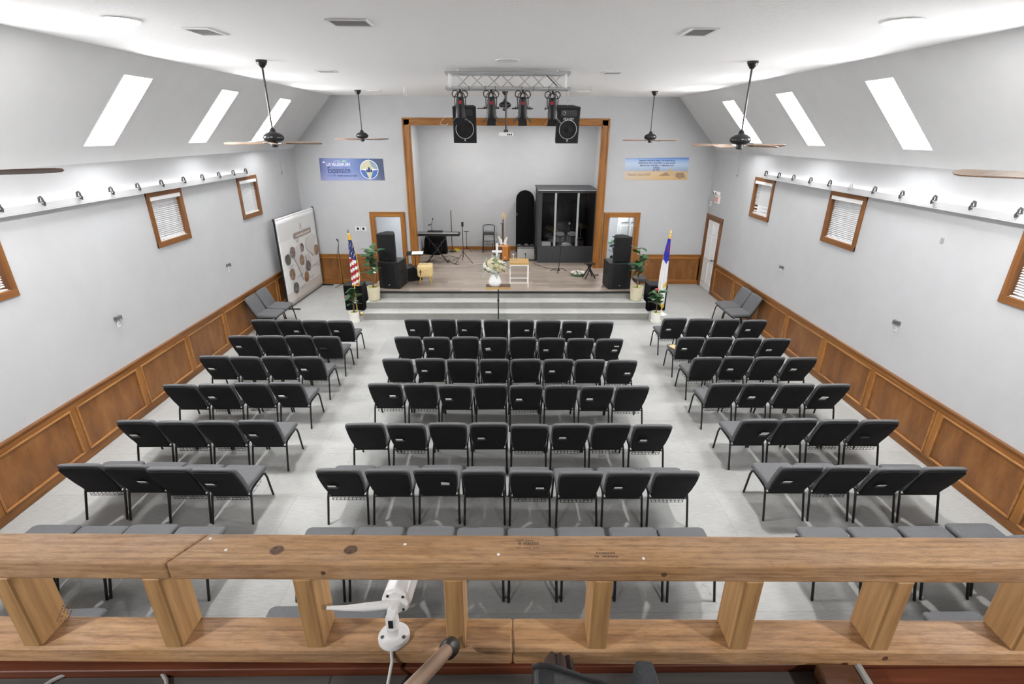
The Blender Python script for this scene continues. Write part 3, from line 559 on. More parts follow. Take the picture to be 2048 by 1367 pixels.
# bronze pole, leather bag, foam wedge, lumber on the loft floor
pl = thing('bronze_pole','slim bronze pole with black clamp end leaning on the lower railing','pole',(-.138,.845,CZ-1.118))
P1 = Vector((0,0,0)); P0 = Vector((-.10,-.47,.385)); dirp = (P1-P0).normalized()
MB().tube([P0-dirp*.5,P1-dirp*.012],.0150,16).obj('tube','bronze_tube',pl,True)
MB().tube([P0-dirp*.5+Vector((.0045,-.003,.0116)),P1-dirp*.02+Vector((.0045,-.003,.0116))],.0024,6).obj('groove','dark_hole',pl,True)
MB().tube([P1-dirp*.055,P1-dirp*.045,P1-dirp*.03,P1-dirp*.012],[.0165,.021,.022,.021],14).obj('clamp','black_plastic',pl,True); MB().tube([P1-dirp*.018,P1+dirp*.0,P1+dirp*.012],[.0165,.0165,.012],12).obj('rubber_foot','steel_dark',pl,True)
bag = thing('leather_bag','black leather bag with stitched top edge on the loft floor','bag',(.040,.68,LZ),R(-3))
bb = MB().prism([(-.012,0),(.0,.288),(.012,.297),(.04,.293),(.13,.255),(.158,.235),(.164,0)],1,-.30,0).obj('bag_body','leather',bag); bv = bb.modifiers.new('bevel','BEVEL'); bv.width = .012; bv.segments = 3; bv.limit_method = 'ANGLE'
MB().tube([(.0,-.006,.290),(.014,-.008,.2985),(.042,-.008,.2945),(.13,-.008,.2565),(.16,-.008,.236)],.0045,6).obj('seam','black_plastic',bag,True)
o_ = [(0,0),(.072,0),(.074,.12),(.070,.205),(.063,.222),(.052,.216),(.042,.232),(.030,.224),(.018,.234),(.006,.216),(-.002,.12)]
cl = MB().pad(o_,-.022,.022,.012,.006,3).obj('crumpled_cloth','brown_cloth',None,True,label='crumpled brown cloth tucked behind the black leather bag',cat='cloth'); cl.location = (.062,.728,LZ)
wd = thing('foam_wedge','dark grey foam-covered wedge standing right of the leather bag','wedge',(.26,.68,LZ),0)
wb_ = MB().prism([(-.05,0),(.11,0),(.012,.296),(-.022,.299)],1,-.22,0).obj('wedge_body','foam_grey',wd); bv = wb_.modifiers.new('bevel','BEVEL'); bv.width = .006; bv.segments = 2; bv.limit_method = 'ANGLE'
b = MB(); b.prism([(.030+.016*math.cos(R(a))*(1+.2*math.cos(R(3*a))),.17+.03*math.sin(R(a))) for a in range(0,360,20)],1,-.2215,-.21); b.obj('opening','dark_hole',wd)
lb = thing('loose_timber','weathered timber lying on the loft floor under the railing','timber',(.80,.845,LZ),R(-3))
MB().cbox((-.055,-.6,.004),(.035,.0,.05),.004).obj('board','dark_oak',lb); MB().cbox((.036,-.6,.004),(.052,.0,.055),.003).obj('metal_strip','concrete_grey',lb)
# ================================================================== ceiling
def fan(name, label, x, y, zhub, rot, n=4, zc=ZC, blade='blade_wood', short=False, pull=True):
    t = thing(name, label, 'ceiling fan', (x,y,zhub), 0, 'ceiling fans')
    h = zc-zhub
    MB().lathe([(.075,h),(.075,h-.03),(.068,h-.032),(.06,h-.06),(.05,h-.062),(.035,h-.09),(.02,h-.10)],18).obj('canopy','fan_black',t,True)
    MB().cyl((0,0,.13),(0,0,h-.09),.013,n=10).obj('downrod','fan_black',t,True)
    MB().lathe([(.016,.16),(.03,.15),(.05,.105),(.10,.085),(.14,.055),(.152,.02),(.14,-.012),(.10,-.035),(.05,-.045)],24).obj('motor','fan_black',t,True)
    MB().lathe([(.05,-.044),(.05,-.095),(.035,-.11),(.005,-.113)],16).obj('switch_housing','fan_black',t,True)
    pr = [(.0,.0),(.0,.055),(.1,.062),(.42,.072),(.48,.066),(.515,.04),(.525,0)]
    for k in range(n):
        a = rot+2*math.pi*k/n
        bl = MB(); bl.T = TM((0,0,-.055),(0,0,a)) @ TM((.17,0,0),(R(-12),0,0))
        bl.prism([(px,py) for px,py in pr]+[(px,-py) for px,py in pr[::-1]][1:],2,-.004,.004); bl.obj('blade',blade,t)
        ar = MB(); ar.T = TM((0,0,-.05),(0,0,a)); ar.prism([(.07,-.018),(.15,-.02),(.24,-.04),(.25,0),(.24,.04),(.15,.02),(.07,.018)],2,-.014,-.008); ar.obj('blade_arm','fan_black',t)
    if pull:
        MB().tube([(.03,.0,-.10),(.035,0,-.3),(.04,0,-.46)],.0022,5).obj('pull_chain','steel_dark',t); MB().lathe([(.002,0),(.009,-.012),(.006,-.035),(.001,-.04)],8,(.04,0,-.455)).obj('pull_knob','steel_dark',t)
    return t
fan('ceiling_fan','ceiling fan on long rod before the left skylights, nearer of two',-3.48,8.26,4.33,R(5),5)
fan('ceiling_fan','ceiling fan on long rod above the left banner by the stage',-3.58,13.75,4.33,R(178),5,pull=False)
fan('ceiling_fan','ceiling fan on long rod before the right skylights, nearer of two',3.45,8.04,4.33,R(2),5)
fan('ceiling_fan','ceiling fan on long rod above the right banner by the stage',3.57,13.54,4.33,R(2),4,pull=False)
fan('ceiling_fan','dark ceiling fan on a short rod behind the lighting truss',-.02,13.75,5.04,R(180),4,blade='fan_black',pull=False)
fan('ceiling_fan','ceiling fan with one blade tip showing at the left picture edge',-3.23,2.86,4.262,R(45),4,blade='blade_dark',pull=False)
fan('ceiling_fan','ceiling fan with one blade tip showing at the right picture edge',3.26,2.81,4.272,R(135),4,pull=False)
def downlight(x, y, label, r=.17, on=True):
    t = thing('ceiling_light', label, 'ceiling light', (x,y,ZC), 0, 'round ceiling lights')
    MB().lathe([(r,0),(r,-.008),(r-.012,-.014),(r-.02,-.014)],28).obj('rim','white_plastic',t,True); MB().lathe([(.001,-.0152),(r-.021,-.0151)],28,cap=False).obj('diffuser','lamp_disc' if on else 'white_plastic',t)
downlight(-3.52,5.45,'round white ceiling light at the upper left of the ceiling'); downlight(3.54,5.26,'round white ceiling light at the upper right of the ceiling'); downlight(.02,8.10,'round white ceiling light in the middle, unlit, above the truss',.17,False)
for sx_, n_ in ((-1,'left'),(1,'right')): downlight(sx_*3.0,-1.0,'added white ceiling light above the loft, %s of the camera' % n_)  # pair added out of view to brighten the loft railing
def vent(x, y, w, d, label, open_=False):
    t = thing('ceiling_vent', label, 'vent', (x,y,ZC), 0, 'ceiling vents')
    for q in ((-w/2,w/2,-d/2,-d/2+.025),(-w/2,w/2,d/2-.025,d/2),(-w/2,-w/2+.025,-d/2+.025,d/2-.025),(w/2-.025,w/2,-d/2+.025,d/2-.025)): MB().cbox((q[0],q[2],-.014),(q[1],q[3],0),.004).obj('frame','white_paint',t)
    MB().box((-w/2+.02,-d/2+.02,-.003),(w/2-.02,d/2-.02,-.001)).obj('backing','mat_map',t)
    n = 9
    for k in range(n):
        b = MB(); yy = -d/2+.03+(d-.06)*(k+.5)/n; b.T = TM((0,yy,-.007),(R(35),0,0)); b.box((-w/2+.025,-.009,-.001),(w/2-.025,.009,.001)); b.obj('louvre','ledge_paint',t)
vent(-3.06,6.03,.27,.40,'narrow ceiling vent next to the upper left ceiling light'); vent(-1.45,5.51,.38,.32,'wide return-air vent at the top left of the ceiling'); vent(1.92,5.85,.27,.40,'narrow ceiling vent at the upper right of the ceiling')
vent(-3.0,9.63,.30,.30,'small ceiling vent left of the truss'); vent(1.78,9.59,.30,.30,'small ceiling vent right of the truss'); vent(-3.2,13.9,.30,.30,'far ceiling vent beside the left stage fan'); vent(1.89,13.83,.30,.30,'far ceiling vent behind the right end of the truss')
# ledges with clamps on the side walls
def clamp_mesh(s):
    b = MB(); b.tube([(0,0,.0),(-s*.01,0,.05),(-s*.035,0,.062),(-s*.05,0,.04),(-s*.05,0,.0)],.013,6); b.tube([(-s*.02,.02,-.03),(-s*.045,.02,-.045),(-s*.05,.02,-.01),(-s*.03,.02,.02)],.012,6); b.box((-.012,-.006,-.05),(.012,.03,.0)); return b
for s, ys, ye in ((-1,(6.25,6.85,7.48,8.11,8.72,9.34,10.0,10.63,11.26,11.87,12.45),12.62),(1,(12.28,11.68,11.07,10.43,9.79,9.16,8.55,7.93,7.30,6.66,6.02),12.42)):
    n = 'left' if s < 0 else 'right'
    t = thing('light_ledge','long white ledge with metal clamps running along the %s wall' % n,'ledge',(s*HW,0,3.47))
    MB().cbox((min(0,-s*.085),-2.5,0),(max(0,-s*.085),ye,.016),.003).obj('ledge_board','ledge_paint',t)
    MB().cbox((min(-s*.07,-s*.085),-2.5,.016),(max(-s*.07,-s*.085),ye,.105),.003).obj('face_board','ledge_paint',t); MB().cbox((min(0,-s*.07),ye-.015,.016),(max(0,-s*.07),ye,.105),.003).obj('end_board','ledge_paint',t)
    for k in range(6):
        a_ = -2.45+(ye+2.4)*k/6; q_ = MB(); c0, c1 = (-s*.012,.064),(-s*.034,.048)     # strip added to brighten the ceiling; faces up and inward below the lip
        q_.add([(c0[0],a_,c0[1]),(c1[0],a_,c1[1]),(c1[0],a_+2.45,c1[1]),(c0[0],a_+2.45,c0[1])],[(0,1,2,3)]); q_.obj('added_light_strip','added_light_strip',t)
    for k, y in enumerate(ys):
        c = clamp_mesh(s).obj('clamp','wire_grey' if (s > 0 and k == 5) else 'clamp_grey',t); c.location = (-s*.07,y,.115)
for x, y, z, rot, lab in ((-HW,7.60,1.69,90,'small white wall bracket on the left wall, nearer one'),(-HW,11.05,1.69,90,'small white wall bracket on the left wall, farther one'),(HW,7.39,1.69,-90,'small white wall bracket on the right wall, nearer one'),(HW,10.96,1.68,-90,'small white wall bracket on the right wall, farther one')):
    t = thing('wall_bracket',lab,'bracket',(x,y,z),R(rot),'brackets on the side walls')
    MB().cbox((-.03,-.012,-.11),(.03,0,-.01),.003).obj('plate','white_plastic',t); MB().cbox((-.06,-.05,.0),(.06,0,.07),.006).obj('clear_cup','glass_clear',t); MB().lathe([(.008,0),(.008,.012)],8,(0,-.012,-.06),ax=(0,-1,0)).obj('plug','wire_grey',t)
mk = MB().cbox((HW-.004,7.04,3.02),(HW,7.10,3.10),.001).obj('patch_mark','concrete_grey',None,label='small grey patch on the right wall below the ledge',cat='patch')
# exit sign, emergency lamp, detector, outlets
t = thing('exit_sign','white exit sign with red letters above the side door','sign',(HW,15.03,2.58))
MB().cbox((-.05,-.15,0),(0,.15,.21),.006).obj('sign_box','sign_white',t)
text('EXIT',.17,'red_sign',t,'lettering',(-.052,.137,.045),(R(90),0,R(-90)),xs=.72,bold=.004)
t = thing('emergency_lamp','white twin-head emergency lamp above the exit sign','lamp',(HW,15.06,2.80))
MB().cbox((-.06,-.13,0),(0,.13,.10),.008).obj('housing','sign_white',t)
for y in (-.09,.09): MB().lathe([(.045,0),(.055,.04),(.05,.06),(.03,.055)],16,(-.06,y,.075),ax=(-1,0,-.2)).obj('lamp_head','white_plastic',t,True); MB().lathe([(.001,0),(.042,.001)],16,(-.118,y,.064),cap=False,ax=(-1,0,-.2)).obj('lens','steel_dark',t)
t = thing('wall_detector','round white detector on the wall left of the exit sign','detector',(HW-.002,15.52,2.52)); MB().lathe([(.085,0),(.085,.02),(.06,.035),(.055,.03)],20,ax=(-1,0,0)).obj('housing','white_plastic',t,True); MB().lathe([(.001,0),(.052,.003)],20,(-.032,0,0),cap=False,ax=(-1,0,0)).obj('face','ledge_paint',t)
t = thing('wall_outlet','double black outlet plate on the wall left of the stage','outlet',(-4.4,YB,1.73))
for x in (-.085,.085): MB().cbox((x-.075,-.012,-.06),(x+.075,0,.06),.004).obj('plate','white_plastic',t); MB().lathe([(.04,0),(.035,.01)],14,(x,-.012,0),ax=(0,-1,0)).obj('socket','black_plastic',t)
# ================================================================== wall banners
def flat(pts, mname, par, name, y): return MB().prism(pts,1,y-.002,y).obj(name,mname,par)
t = thing('wall_banner','blue printed banner with compass globe left of the stage','banner',(-4.47,YB-.004,3.43))
flat([(-.94,-.31),(.93,-.30),(.92,.30),(-.91,.31)],'print_blue',t,'sheet',0)
RT = (R(90),0,0)
def star(cx, cz, r, n=24): return [(cx+r*math.cos(2*math.pi*k/n), cz+r*math.sin(2*math.pi*k/n)) for k in range(n)]
mat('globe_blue',(.05,.14,.42),.5); mat('globe_cream',(.56,.54,.36),.5); mat('globe_teal',(.24,.33,.40),.5); mat('print_white',(.86,.87,.92),.6); mat('print_navy',(.03,.05,.16),.6); mat('print_green',(.35,.60,.45),.6); mat('print_tent',(.30,.20,.12),.7); mat('print_tent2',(.50,.36,.20),.7)
flat(star(.50,0,.265),'print_white',t,'globe_rim',-.002); flat([(.50+.25*math.cos(R(a)),.25*math.sin(R(a))) for a in range(180,361,15)],'globe_blue',t,'globe_half',-.004)
flat([(.50+.25*math.cos(R(a)),.25*math.sin(R(a))) for a in range(90,181,15)]+[(.5,0)],'globe_cream',t,'globe_half',-.004); flat([(.50+.25*math.cos(R(a)),.25*math.sin(R(a))) for a in range(0,91,15)]+[(.5,0)],'globe_teal',t,'globe_half',-.004)
flat([(.50,-.30),(.60,-.06),(.65,.02),(.57,.10),(.50,.30),(.43,.10),(.35,.02),(.40,-.06)],'globe_cream',t,'compass_star',-.006); flat([(.24,.0),(.5,-.03),(.77,.0),(.5,.03)],'print_white',t,'compass_star',-.0065)
for q in ([(.46,-.07),(.54,-.07),(.54,.02),(.50,.085),(.46,.02)],[(.41,-.07),(.455,-.07),(.455,-.01),(.43,.02),(.41,-.01)],[(.545,-.07),(.59,-.07),(.59,-.01),(.57,.02),(.545,-.01)]): flat(q,'print_navy',t,'church_mark',-.009)
flat([(-.84,.18),(-.74,.18),(-.79,.23)],'print_white',t,'mountain_mark',-.003)
text('LA IGLESIA EN',.125,'print_white',t,'lettering',(-.72,-.004,.10),RT,xs=.86,bold=.002); text('Expansi\u00f3n',.24,'print_navy',t,'lettering',(-.71,-.004,-.10),RT,xs=.68,bold=.001)
flat([(-.28,.20),(-.16,.20),(-.14,.25),(-.26,.25)],'print_green',t,'leaf_mark',-.003)
def dashes(par, x0, x1, z, h, mname, y, n, name='small_print'):
    b = MB(); x = x0; w = (x1-x0)/n
    for k in range(n):
        ww = w*rnd.uniform(.45,.92); b.box((x,y-.001,z),(x+ww,y,z+h*rnd.uniform(.7,1))); x += w
    return b.obj(name, mname, par, kind='stuff')
dashes(t,-.73,-.48,-.185,.025,'globe_blue',-.003,8); dashes(t,-.44,.14,-.19,.034,'print_navy',-.003,16); dashes(t,-.5,-.3,.225,.02,'print_white',-.003,6)
t = thing('wall_banner','desert tent banner with scripture text right of the stage','banner',(4.40,YB-.004,3.475))
flat([(-.93,-.31),(.95,-.305),(.92,.315),(-.93,.295)],'print_sand',t,'sheet',0)
for k, (ln, w) in enumerate((('Ensancha el sitio de tu tienda, y las cortinas de tus',.78),('habitaciones sean extendidas; no seas escasa;',.90),('alarga tus cuerdas, y refuerza tus',1.12),('estacas.',.9),('Isa. 54:2',.9))): text(ln,.066,'ink_blue',t,'lettering',(0,-.004,.215-.066*k),RT,'CENTER',xs=w,bold=.0012)
text('Nuestro Lema 2024',.098,'print_tent',t,'lettering',(-.83,-.004,-.185),RT,xs=.85,bold=.0015)
flat([(.08,-.19),(.30,-.09),(.44,-.185)],'print_tent',t,'tent_picture',-.003); flat([(.30,-.09),(.42,.02),(.60,-.10),(.58,-.20),(.44,-.19)],'print_tent2',t,'tent_picture',-.0035); flat([(.60,-.10),(.82,-.10),(.88,-.23),(.70,-.27),(.58,-.21)],'print_tent',t,'tent_picture',-.003)
# ================================================================== lighting truss, lights, hung speakers, projector
t = thing('lighting_truss','silver box truss hung under the ceiling in front of the stage','truss',(.025,9.25,0))
ZT, ZB_, TY = 5.315, 5.095, .115
for y in (-TY,TY):
    for z in (ZT,ZB_): MB().cyl((-1.0,y,z),(1.0,y,z),.025,n=12).obj('chord','alu',t,True); 
for x in (-.93,.93):
    for y in (-TY,TY): MB().cbox((x-.02,y-.02,ZB_),(x+.02,y+.02,ZT),.003).obj('end_upright','white_paint',t)
for y, sh in ((-TY,0),(TY,.125)):
    for k in range(7):
        x0 = -.86+.25*k; zA, zB2 = (ZB_,ZT) if k%2 == (sh == 0) else (ZT,ZB_)
        MB().cyl((x0,y,zA),(x0+.25,y,zB2),.008,n=8).obj('diagonal','alu',t,True)
for z in (ZT,ZB_):
    for k in range(5): MB().cyl((-.86+.43*k,-TY,z),(-.65+.43*k if k < 4 else .86,TY,z),.007,n=6).obj('cross_brace','alu',t,True)
for x in (-.62,-.36,-.2,.23,.42,.66): MB().tube([(x,-TY+.03*math.cos(R(a)),ZB_+.032*math.sin(R(a))) for a in range(0,360,45)],.004,5,closed=True).obj('strap','black_plastic',t)
for x in (-.8,.8): MB().cyl((x,0,ZT),(x,0,ZC),.012,n=8).obj('hanger','alu',t)
MB().tube([(.62,-TY-.01,ZT-.03),(.72,-TY-.02,ZT-.12),(.80,-TY-.01,ZB_+.03)],.008,6).obj('black_rod','black_plastic',t)
def par(x, zt, z1, yaw, label, tilt):
    t = thing('stage_light', label, 'stage light', (x,9.13,zt), R(yaw), 'stage lights on the truss')
    L = zt-z1
    MB().tube([(-.085,0,-.25),(-.088,0,-.1),(-.05,0,-.035),(.05,0,-.035),(.088,0,-.1),(.085,0,-.25)],.008,6).obj('yoke','black_metal',t,True)
    MB().lathe([(.02,0),(.02,-.05)],10,(0,0,.01)).obj('clamp','black_metal',t)
    T = TM((0,.0,-.25),(R(tilt),0,0))
    b = MB(); b.T = T; b.lathe([(.02,.16),(.05,.155),(.065,.12),(.068,.05),(.074,.04),(.074,-.05),(.078,-.06),(.078,-.15)],18); b.obj('can','black_metal',t,True)
    b = MB(); b.T = T; b.lathe([(.001,-.1505),(.075,-.151)],18,cap=False); b.obj('lens','steel_dark',t)
    b = MB(); b.T = T @ TM((0,-.066,.09),(R(82),0,0)); b.lathe([(.03,0),(.03,.006)],6); b.obj('red_label','red_label',t)
    for sx in (-1,1):
        b = MB(); b.T = T; b.cyl((sx*.072,0,0),(sx*.11,0,0),.008,n=6).cyl((sx*.11,0,0),(sx*.125,0,0),.02,n=8); b.obj('knob','black_plastic',t)
    for k in range(4):
        b = MB(); b.T = T @ TM((0,0,-.15),(0,0,R(90*k))) @ TM((0,-.078,0),(R(-24 if k%2 == 0 else -42),0,0)); b.prism([(-.06,0),(.06,0),(.075,-.105),(-.075,-.105)],1,-.002,.002); b.obj('barn_door','black_metal',t)
    for cx, cz, r in ((-.075,-.05,.05),(.07,-.055,.052),(.0,-.075,.045)):
        MB().tube([(cx+r*math.cos(R(a)),-.03+.012*math.sin(R(a*2)),cz+r*math.sin(R(a))) for a in range(0,360,24)],.008,6,closed=True).obj('cable_coil','black_plastic',t,True)
par(-.745,5.06,4.55,4,'stage light at the left end of the truss',10); par(-.24,5.06,4.61,0,'second stage light from the left on the truss',16); par(.27,5.06,4.64,0,'third stage light from the left on the truss',18); par(.755,5.05,4.54,-10,'stage light at the right end of the truss',10)
def pa(x, y, yaw, tilt, label, badge):
    t = thing('hanging_speaker', label, 'speaker', (x,y,4.60), 0, 'hung loudspeakers'); T = TM((0,0,0),(R(tilt),0,R(yaw)))
    def add(b, n, m_, sm=False): b.T = T; 
    w, h = .275, .40
    b = MB(); b.T = T; b.prism([(-w,0),(w,0),(.2,.42),(-.2,.42)],2,-h,h); cab = b.obj('cabinet','speaker_black',t); bv = cab.modifiers.new('bevel','BEVEL'); bv.width = .012; bv.segments = 2
    b = MB(); b.T = T; b.cbox((-w+.03,-.008,-h+.03),(w-.03,.004,h-.03),.003); b.obj('baffle','speaker_grille',t)
    b = MB(); b.T = T; b.lathe([(.215,0),(.215,.012),(.205,.014),(.20,.004)],32,(0,-.008,-.09),ax=(0,-1,0),cap=False); b.obj('woofer_ring','wire_grey',t,True)
    b = MB(); b.T = T; b.lathe([(.20,.0),(.15,.006),(.14,-.0),(.06,.004),(.05,.012),(.001,.016)],28,(0,-.008,-.09),ax=(0,-1,0)); b.obj('woofer','speaker_grille',t,True)
    b = MB(); b.T = T; b.cbox((-.19,-.014,.19),(.19,-.006,.345),.01); hn = b.obj('horn','black_plastic',t)
    if badge:
        b = MB(); b.T = T; b.lathe([(.055,0),(.03,.006),(.02,.002)],20,(-.115,-.012,.262),ax=(0,-1,0)); b.obj('horn_throat','steel_dark',t)
        tx = text('PEAVEY',.075,'wire_grey',t,'lettering',(0,0,0),(0,0,0),'CENTER',bold=.002); tx.matrix_local = T @ TM((0,-.026,.115),(R(90),0,0))
    b = MB(); b.T = T; b.cbox((-.015,-.012,-.355),(.015,-.006,-.30),.002); b.obj('badge','wire_grey',t)
    top = T @ Vector((0,.2,h)); 
    for dx in (-.05,.07): MB().cyl(top,(top.x+dx,top.y,ZC-4.60),.004,n=5).obj('cable','wire_grey',t)
pa(-.965,13.0,0,6,'hung black loudspeaker on the left, behind the first stage light',False); pa(1.46,13.0,7,8,'hung black loudspeaker on the right with silver lettering',True)
t = thing('projector','white projector hanging on a dark pole from the ceiling','projector',(.0,12.55,4.40))
MB().cyl((0,0,.09),(0,0,ZC-4.40),.02,n=12).obj('pole','clamp_grey',t,True); MB().lathe([(.08,0),(.08,-.02),(.03,-.06)],14,(0,0,ZC-4.40)).obj('ceiling_plate','clamp_grey',t); MB().cbox((-.05,-.05,.045),(.05,.05,.10),.006).obj('mount','clamp_grey',t)
pb = MB().cbox((-.16,-.12,-.04),(.16,.12,.045),.015).obj('projector_body','white_plastic',t); MB().lathe([(.035,0),(.032,.02)],14,(.07,.12,0),ax=(0,1,0)).obj('lens','dark_hole',pb)
for k in range(3): MB().cbox((.03+.04*k,-.124,-.02),(.055+.04*k,-.118,.015),.002).obj('port','dark_hole',pb)
MB().tube([(-1.62,YB-.06,4.66),(-1.72,YB-.07,4.62),(-1.86,YB-.06,4.66),(-1.80,YB-.06,4.74),(-1.68,YB-.06,4.86),(-1.50,YB-.05,4.86),(-1.44,YB-.05,4.74),(-1.52,YB-.05,4.66)],.006,6).obj('white_wire','white_plastic',None,True,label='loop of white wire hanging on the stage frame header',cat='wire')
MB().tube([(-2.28,12.8,ZC),(-2.29,12.8,ZC-.06),(-2.31,12.8,ZC-.16),(-2.25,12.8,ZC-.17),(-2.25,12.8,ZC-.09),(-2.29,12.8,ZC-.05)],.008,6).obj('ceiling_hook','white_gloss',None,True,label='small white wire hook hanging from the ceiling left of the truss',cat='hook')
# ================================================================== stage
for x, n_ in ((-1.4,'left'),(1.5,'right')):
    t = thing('added_recess_light','added ceiling light inside the stage recess, %s one' % n_,'ceiling light',(x,16.55,4.9),0,'added recess lights'); MB().lathe([(.17,0),(.17,-.02),(.15,-.03)],24).obj('rim','white_plastic',t,True); MB().lathe([(.001,-.0305),(.149,-.03)],24,cap=False).obj('diffuser','recess_disc',t)  # lamps added above the opening to brighten the recess
def sub(x, y, z, w, d, h, rz, label, handle):
    t = thing('subwoofer', label, 'speaker', (x,y,z), R(rz), 'speaker stacks on the stage')
    c = MB().prism([(-w/2,0),(-w/2+.02,-.012),(0,-.03),(w/2-.02,-.012),(w/2,0),(w/2,d),(-w/2,d)],2,.012,h).obj('cabinet','speaker_black',t); bv = c.modifiers.new('bevel','BEVEL'); bv.width = .012; bv.segments = 2; bv.limit_method = 'ANGLE'
    MB().prism([(-w/2+.03,-.010),(0,-.036),(w/2-.03,-.010),(0,-.028)],2,.04,h-.04).obj('grille','speaker_grille',t)
    for sx in handle: MB().cbox((sx*w/2-.006 if sx > 0 else -w/2-.004,.18,h*.52),(sx*w/2+.004 if sx > 0 else -w/2+.006,.34,h*.66),.003).obj('handle_cup','dark_hole',t)
    MB().cbox((-.018,-.040,.10),(.018,-.030,.125),.003).obj('badge','wire_grey',t)
    for fx in (-w/2+.06,w/2-.06):
        for fy in (.06,d-.06): MB().lathe([(.02,0),(.02,.014)],8,(fx,fy,0)).obj('foot','black_plastic',t)
    return t
def top(x, y, z, w, d, h, rz, label):
    t = thing('loudspeaker', label, 'speaker', (x,y,z), R(rz), 'speaker stacks on the stage')
    c = MB().prism([(-w/2,0),(w/2,0),(w/2-.02,d*.45),(w*.22,d),(-w*.22,d),(-w/2+.02,d*.45)],2,0,h).obj('cabinet','speaker_black',t); bv = c.modifiers.new('bevel','BEVEL'); bv.width = .012; bv.segments = 2; bv.limit_method = 'ANGLE'
    MB().cbox((-w/2+.012,-.012,.015),(w/2-.012,.004,h-.012),.005).obj('grille','speaker_grille',t); MB().cbox((-.012,-.016,.05),(.012,-.011,.068),.002).obj('badge','steel_dark',t)
sub(-3.13,13.34,ZS,.58,.60,.73,-9,'black subwoofer at the left end of the stage',(1,)); top(-3.17,13.42,ZS+.735,.46,.42,.72,-7,'black loudspeaker standing on the left subwoofer')
sub(3.06,13.30,ZS,.62,.60,.72,4,'black subwoofer at the right end of the stage',(-1,)); top(3.10,13.36,ZS+.725,.46,.42,.67,5,'black loudspeaker standing on the right subwoofer')
t = thing('stage_monitor','black wedge floor monitor behind the left subwoofer','speaker',(-2.66,14.36,ZS),R(-70))
MB().prism([(-.20,0),(.20,0),(.20,.16),(-.02,.40),(-.20,.36)],0,-.24,.24).obj('cabinet','speaker_black',t); b = MB(); b.T = TM((0,.09,.285),(R(137.5),0,0)); b.cbox((-.22,-.12,-.006),(.22,.13,.004),.003); b.obj('grille','speaker_grille',t); b = MB(); b.T = TM((0,.095,.285),(R(137.5),0,0)); b.lathe([(.09,-.008),(.075,-.012),(.07,-.008)],18,cap=False); b.obj('woofer_ring','steel_dark',t)
# gold box on legs
t = thing('offering_box','gold box on four tapered legs with a dark cross on its front','box',(-2.24,13.80,ZS),R(3))
b = MB(); b.pad(rrect(.42,.42,.19,.53,.06,.06,4),-.0,.34,.035,.0,3); b.obj('box_body','gold_box',t,True)
for sx in (-1,1):
    for y, dy in ((.06,-.03),(.28,.03)): MB().cyl((sx*.13,y,.20),(sx*.165,y+dy,0),.016,.009,8).obj('leg','gold',t,True)
MB().cbox((-.135,-.012,.24),(-.112,0,.42),.002).cbox((-.165,-.0125,.335),(-.082,-.0005,.362),.002).obj('cross','dark_oak',t); MB().box((-.04,-.003,.385),(.10,.0,.392)).obj('engraved_line','brass',t)
# stands helper
def tripod(t, h, r, zs=.28, n=3, a0=90, mm='black_metal', rad=.010):
    MB().cyl((0,0,zs*.55),(0,0,h),rad,n=8).obj('pole',mm,t,True); MB().lathe([(.02,zs-.03),(.022,zs),(.018,zs+.03)],10).obj('collar','black_plastic',t)
    for k in range(n):
        a = R(a0+360*k/n); MB().cyl((0,0,zs),(r*math.cos(a),r*math.sin(a),.008),.009,n=6).obj('leg',mm,t,True)
# keyboard on its X stand
t = thing('keyboard_stand','black X-shaped stand under the keyboard','stand',(-2.2,16.45,ZS))
for s in (-1,1): MB().cyl((s*.33,-.17,.02),(-s*.30,-.12,.83),.018,n=8).obj('x_leg','black_metal',t,True); MB().cyl((s*.33,-.20,.02),(s*.33,.22,.02),.016,n=8).obj('foot_bar','black_metal',t,True); MB().cyl((s*.30,-.16,.845),(s*.30,.20,.845),.014,n=8).obj('top_bar','black_metal',t,True)
MB().cyl((0,-.185,.425),(0,-.11,.425),.035,n=12).obj('hub','black_plastic',t)
t = thing('keyboard','long black stage keyboard on the X stand','keyboard',(-2.2,16.45,ZS+.862))
MB().cbox((-.73,-.15,0),(.73,.18,.085),.012).obj('keyboard_body','black_plastic',t)
wk = MB().cbox((-.008,-.145,.082),(.008,-.02,.094),.001).mesh('white_key','white_gloss'); bk = MB().cbox((-.005,-.09,.09),(.005,-.02,.104),.001).mesh('black_key','black_plastic')
for k in range(44):
    link('white_key',wk,t,(-.66+.0307*k,0,0))
    if k%7 not in (2,6): link('black_key',bk,t,(-.645+.0307*k,0,0))
t = thing('mixer','small black mixer lying on top of the keyboard','mixer',(-2.27,16.54,ZS+.951)); MB().cbox((-.24,-.07,0),(.24,.09,.045),.008).obj('mixer_body','black_plastic',t)
for k in range(8): MB().lathe([(.010,0),(.008,.018)],8,(-.19+.05*k,0,.044)).obj('knob','steel_dark',t)
t = thing('boom_microphone','black microphone on a small jointed arm standing on the mixer','microphone',(-2.38,16.56,ZS+.995))
MB().lathe([(.05,0),(.05,.012),(.01,.02)],12).obj('base','black_metal',t); MB().tube([(0,0,.015),(0,0,.20),(.03,0,.29),(.05,0,.36)],.007,6).obj('arm','black_metal',t,True); MB().tube([(.0,-.01,.21),(-.05,-.02,.19),(-.10,-.03,.17)],[.010,.012,.026],8).obj('microphone_head','black_plastic',t,True); MB().lathe([(.018,0),(.02,.03),(.012,.05)],8,(.05,0,.34)).obj('joint','black_plastic',t)
t = thing('equipment_bag','black equipment bag and cases heaped behind the keyboard','bag',(-2.44,17.74,ZS),R(4))
